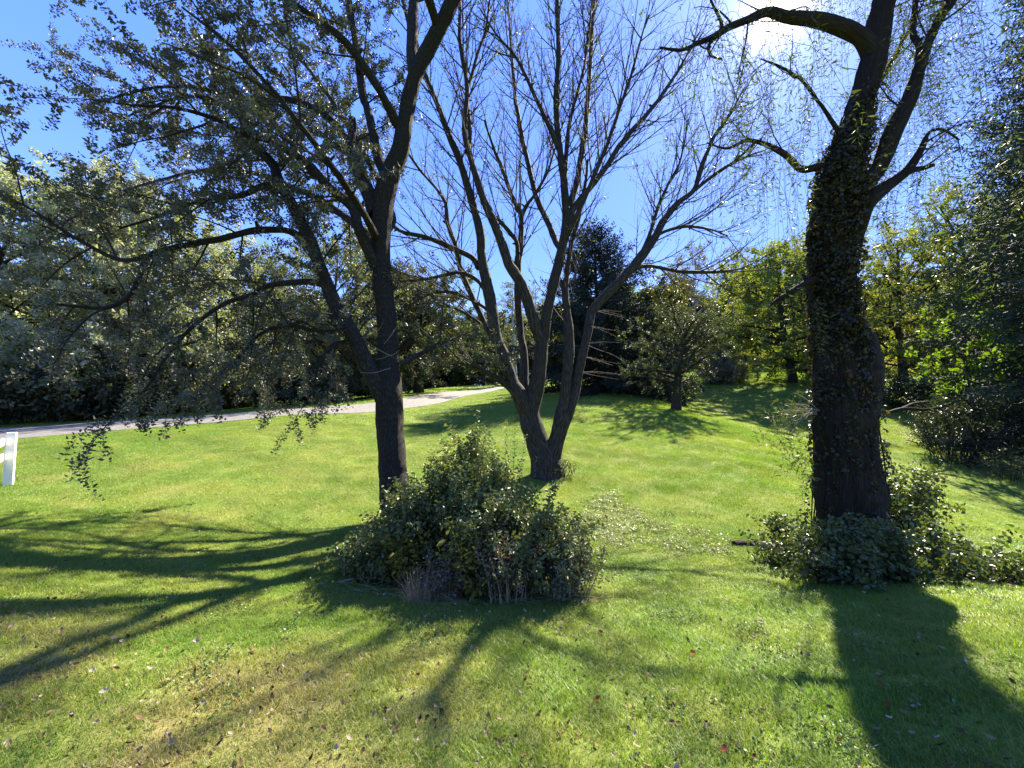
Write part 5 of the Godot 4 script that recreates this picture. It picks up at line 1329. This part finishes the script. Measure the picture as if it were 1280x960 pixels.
func build_small_things() -> void:
	var shapes := []
	for i in 4:
		shapes.append(curled_leaf(.08, .042, i > 1))
	var tan_ := plain("tan_leaf", srgb(.15, .1, .055), .9)
	var red := plain("red_leaf", srgb(.13, .03, .013), .9)
	var pale := plain("pale_leaf", srgb(.26, .225, .18), .9)
	var brown := plain("brown_leaf", srgb(.07, .04, .022), .9)
	for m in [tan_, red, pale, brown]:
		m.backlight_enabled = true
		m.backlight = Color(.5, .4, .3)
	var drop := func(called: String, label: String, at: Vector3, size: float, m: Material, group: String) -> void:
		var o := MeshInstance3D.new()
		o.name = called
		o.mesh = shapes[rng.randi() % 4]
		o.material_override = m
		o.transform = frame(on_land(at.x, at.z) + Vector3(0, .045, 0), (Vector3.UP + rv() * .8).normalized(), size)
		o.set_meta("label", label)
		o.set_meta("category", "leaf")
		if group:
			o.set_meta("group", group)
		add_child(o, true)
	var named := [
		[Vector3(1.551, -0.549, -3.44), 1.1, red, "red fallen leaf on bright grass beyond the long limb shadow"],
		[Vector3(0.602, -0.462, -2.8), 1.1, red, "red fallen leaf in the middle of the near lawn"],
		[Vector3(2.532, -0.336, -2.76), 1.1, red, "red fallen leaf at the rim of the willow trunk shadow"],
		[Vector3(2.373, -0.311, -2.54), 1.0, red, "dull red fallen leaf inside the willow trunk shadow"],
		[Vector3(1.183, -0.342, -2.26), 1.0, red, "orange-red fallen leaf at the bottom rim of the lawn"],
		[Vector3(-2.809, -0.515, -3.56), 1.2, pale, "single pale upturned leaf on the worn lawn"],
		[Vector3(-2.747, -0.422, -3.04), 1.0, pale, "pale curled leaf beside the worn brown patch"],
		[Vector3(-1.678, -0.405, -2.6), 1.1, pale, "big whitish leaf on the brown bare patch"],
		[Vector3(-2.712, -0.687, -4.38), .9, pale, "small whitish leaf in lush grass below the long stick"],
		[Vector3(-4.612, -0.247, -3.6), 1.4, tan_, "broad tan leaf at the rim of the lawn under the dappled shade"],
	]
	for a in named:
		drop.call("fallen_leaf", a[3], a[0], a[1] * .75, a[2], "fallen leaves")
	for i in 90:
		var f := lerpf(2.3, 6.0, pow(rng.randf(), 1.3))
		var x := rf(-1.35, 1.3) * f
		if x > -.2 and rng.randf() < .45:
			x = rf(-1.35, -.1) * f
		drop.call("dry_leaf", "small curled %s leaf lying in the near grass" % ["tan", "brown", "pale"][i % 3], Vector3(x, 0, -f), rf(.35, .75), [tan_, brown, pale][i % 3], "dry leaves strewn on the near lawn")
	# finer litter that nobody could count
	var where := []
	var tones := PackedColorArray()
	for i in 8000:
		var f := lerpf(1.8, 13.0, pow(rng.randf(), 1.6))
		var x := rf(-1.5, 1.5) * f
		var keep := .25 + .75 * (1.0 - smoothstep(-1.5, 2.0, x)) * (1.0 - smoothstep(5.0, 10.0, f) * .6) * clampf(.5 + patches.get_noise_2d(x * 2, -f * 2) * 1.6, 0, 1)
		if rng.randf() > keep:
			continue
		where.append(frame(on_land(x, -f) + Vector3(0, rf(.005, .045), 0), (Vector3.UP + rv() * .9).normalized(), rf(.25, .65)))
		tones.append([Color(.24, .17, .09), Color(.34, .27, .19), Color(.08, .048, .025), Color(.13, .09, .04)][rng.randi() % 4] * rf(.7, 1.2))
	scatter("leaf_litter", shapes[0], mats.dry, where, tones)
	# creeping weed, greyer than the turf, in the shallow dip right of the thicket
	var weed := Geo.new()
	var sp := []
	for i in 40:
		sp.append(frame(Vector3(rf(-.25, .25), rf(.0, .03), rf(-.25, .25)), (Vector3.UP * .6 + rv()).normalized(), rf(.7, 1.2)))
	bake(sp, sprigs(4, 4, .04, .03, .028, 1.3, .2, .06, true), shades(Color(1, 1, 1), 4, .25, .1), weed)
	where = []
	tones = PackedColorArray()
	for i in 260:
		var c := Vector3(2.34, -0.923, -8.48)
		var a := rf(0, TAU)
		var q := rng.randf() * (1.0 + .5 * sin(a * 3.0))
		var x := c.x + cos(a) * q * 1.3
		var z := c.z + sin(a) * q * 1.9
		if patches.get_noise_2d(x * 4, z * 4) < -.1:
			continue
		where.append(frame(on_land(x, z) + Vector3(0, .02, 0), Vector3.UP, rf(.7, 1.1)))
		tones.append(Color(.34, .38, .2) * rf(.8, 1.2))
	for i in 260:
		var f := rf(2.2, 9.0)
		var x := rf(-1.4, 1.4) * f
		if patches.get_noise_2d(x * 3 + 30, -f * 3) < .12:
			continue
		where.append(frame(on_land(x, -f) + Vector3(0, .015, 0), Vector3.UP, rf(.4, .7)))
		tones.append(Color(.12, .19, .05) * rf(.8, 1.2))
	scatter("creeping_weed", weed.mesh(), mats.glossy_leaf, where, tones)
	# torn pale bark by the willow's shadow
	var bg := Geo.new()
	limb(bg, [Vector4(2.811, -0.861, -3.006, 0.007), Vector4(2.868, -0.889, -3.006, 0.014), Vector4(2.927, -0.906, -3.006, 0.011), Vector4(2.974, -0.923, -3.006, 0.004)], 6, .02, .3, .005)
	limb(bg, [Vector4(2.88, -0.895, -3.006, 0.009), Vector4(2.874, -0.828, -2.973, 0.009), Vector4(2.87, -0.797, -2.956, 0.002)], 6, .02, .3, .005)
	limb(bg, [Vector4(2.915, -0.912, -3.006, 0.004), Vector4(2.968, -0.928, -2.973, 0.004), Vector4(3.048, -0.944, -2.939, 0.002)], 5, .03, .2, .005)
	var b := obj("torn_twig", bg, pale)
	b.set_meta("label", "splintered whitish twig lying in the willow trunk shadow")
	b.set_meta("category", "twig")
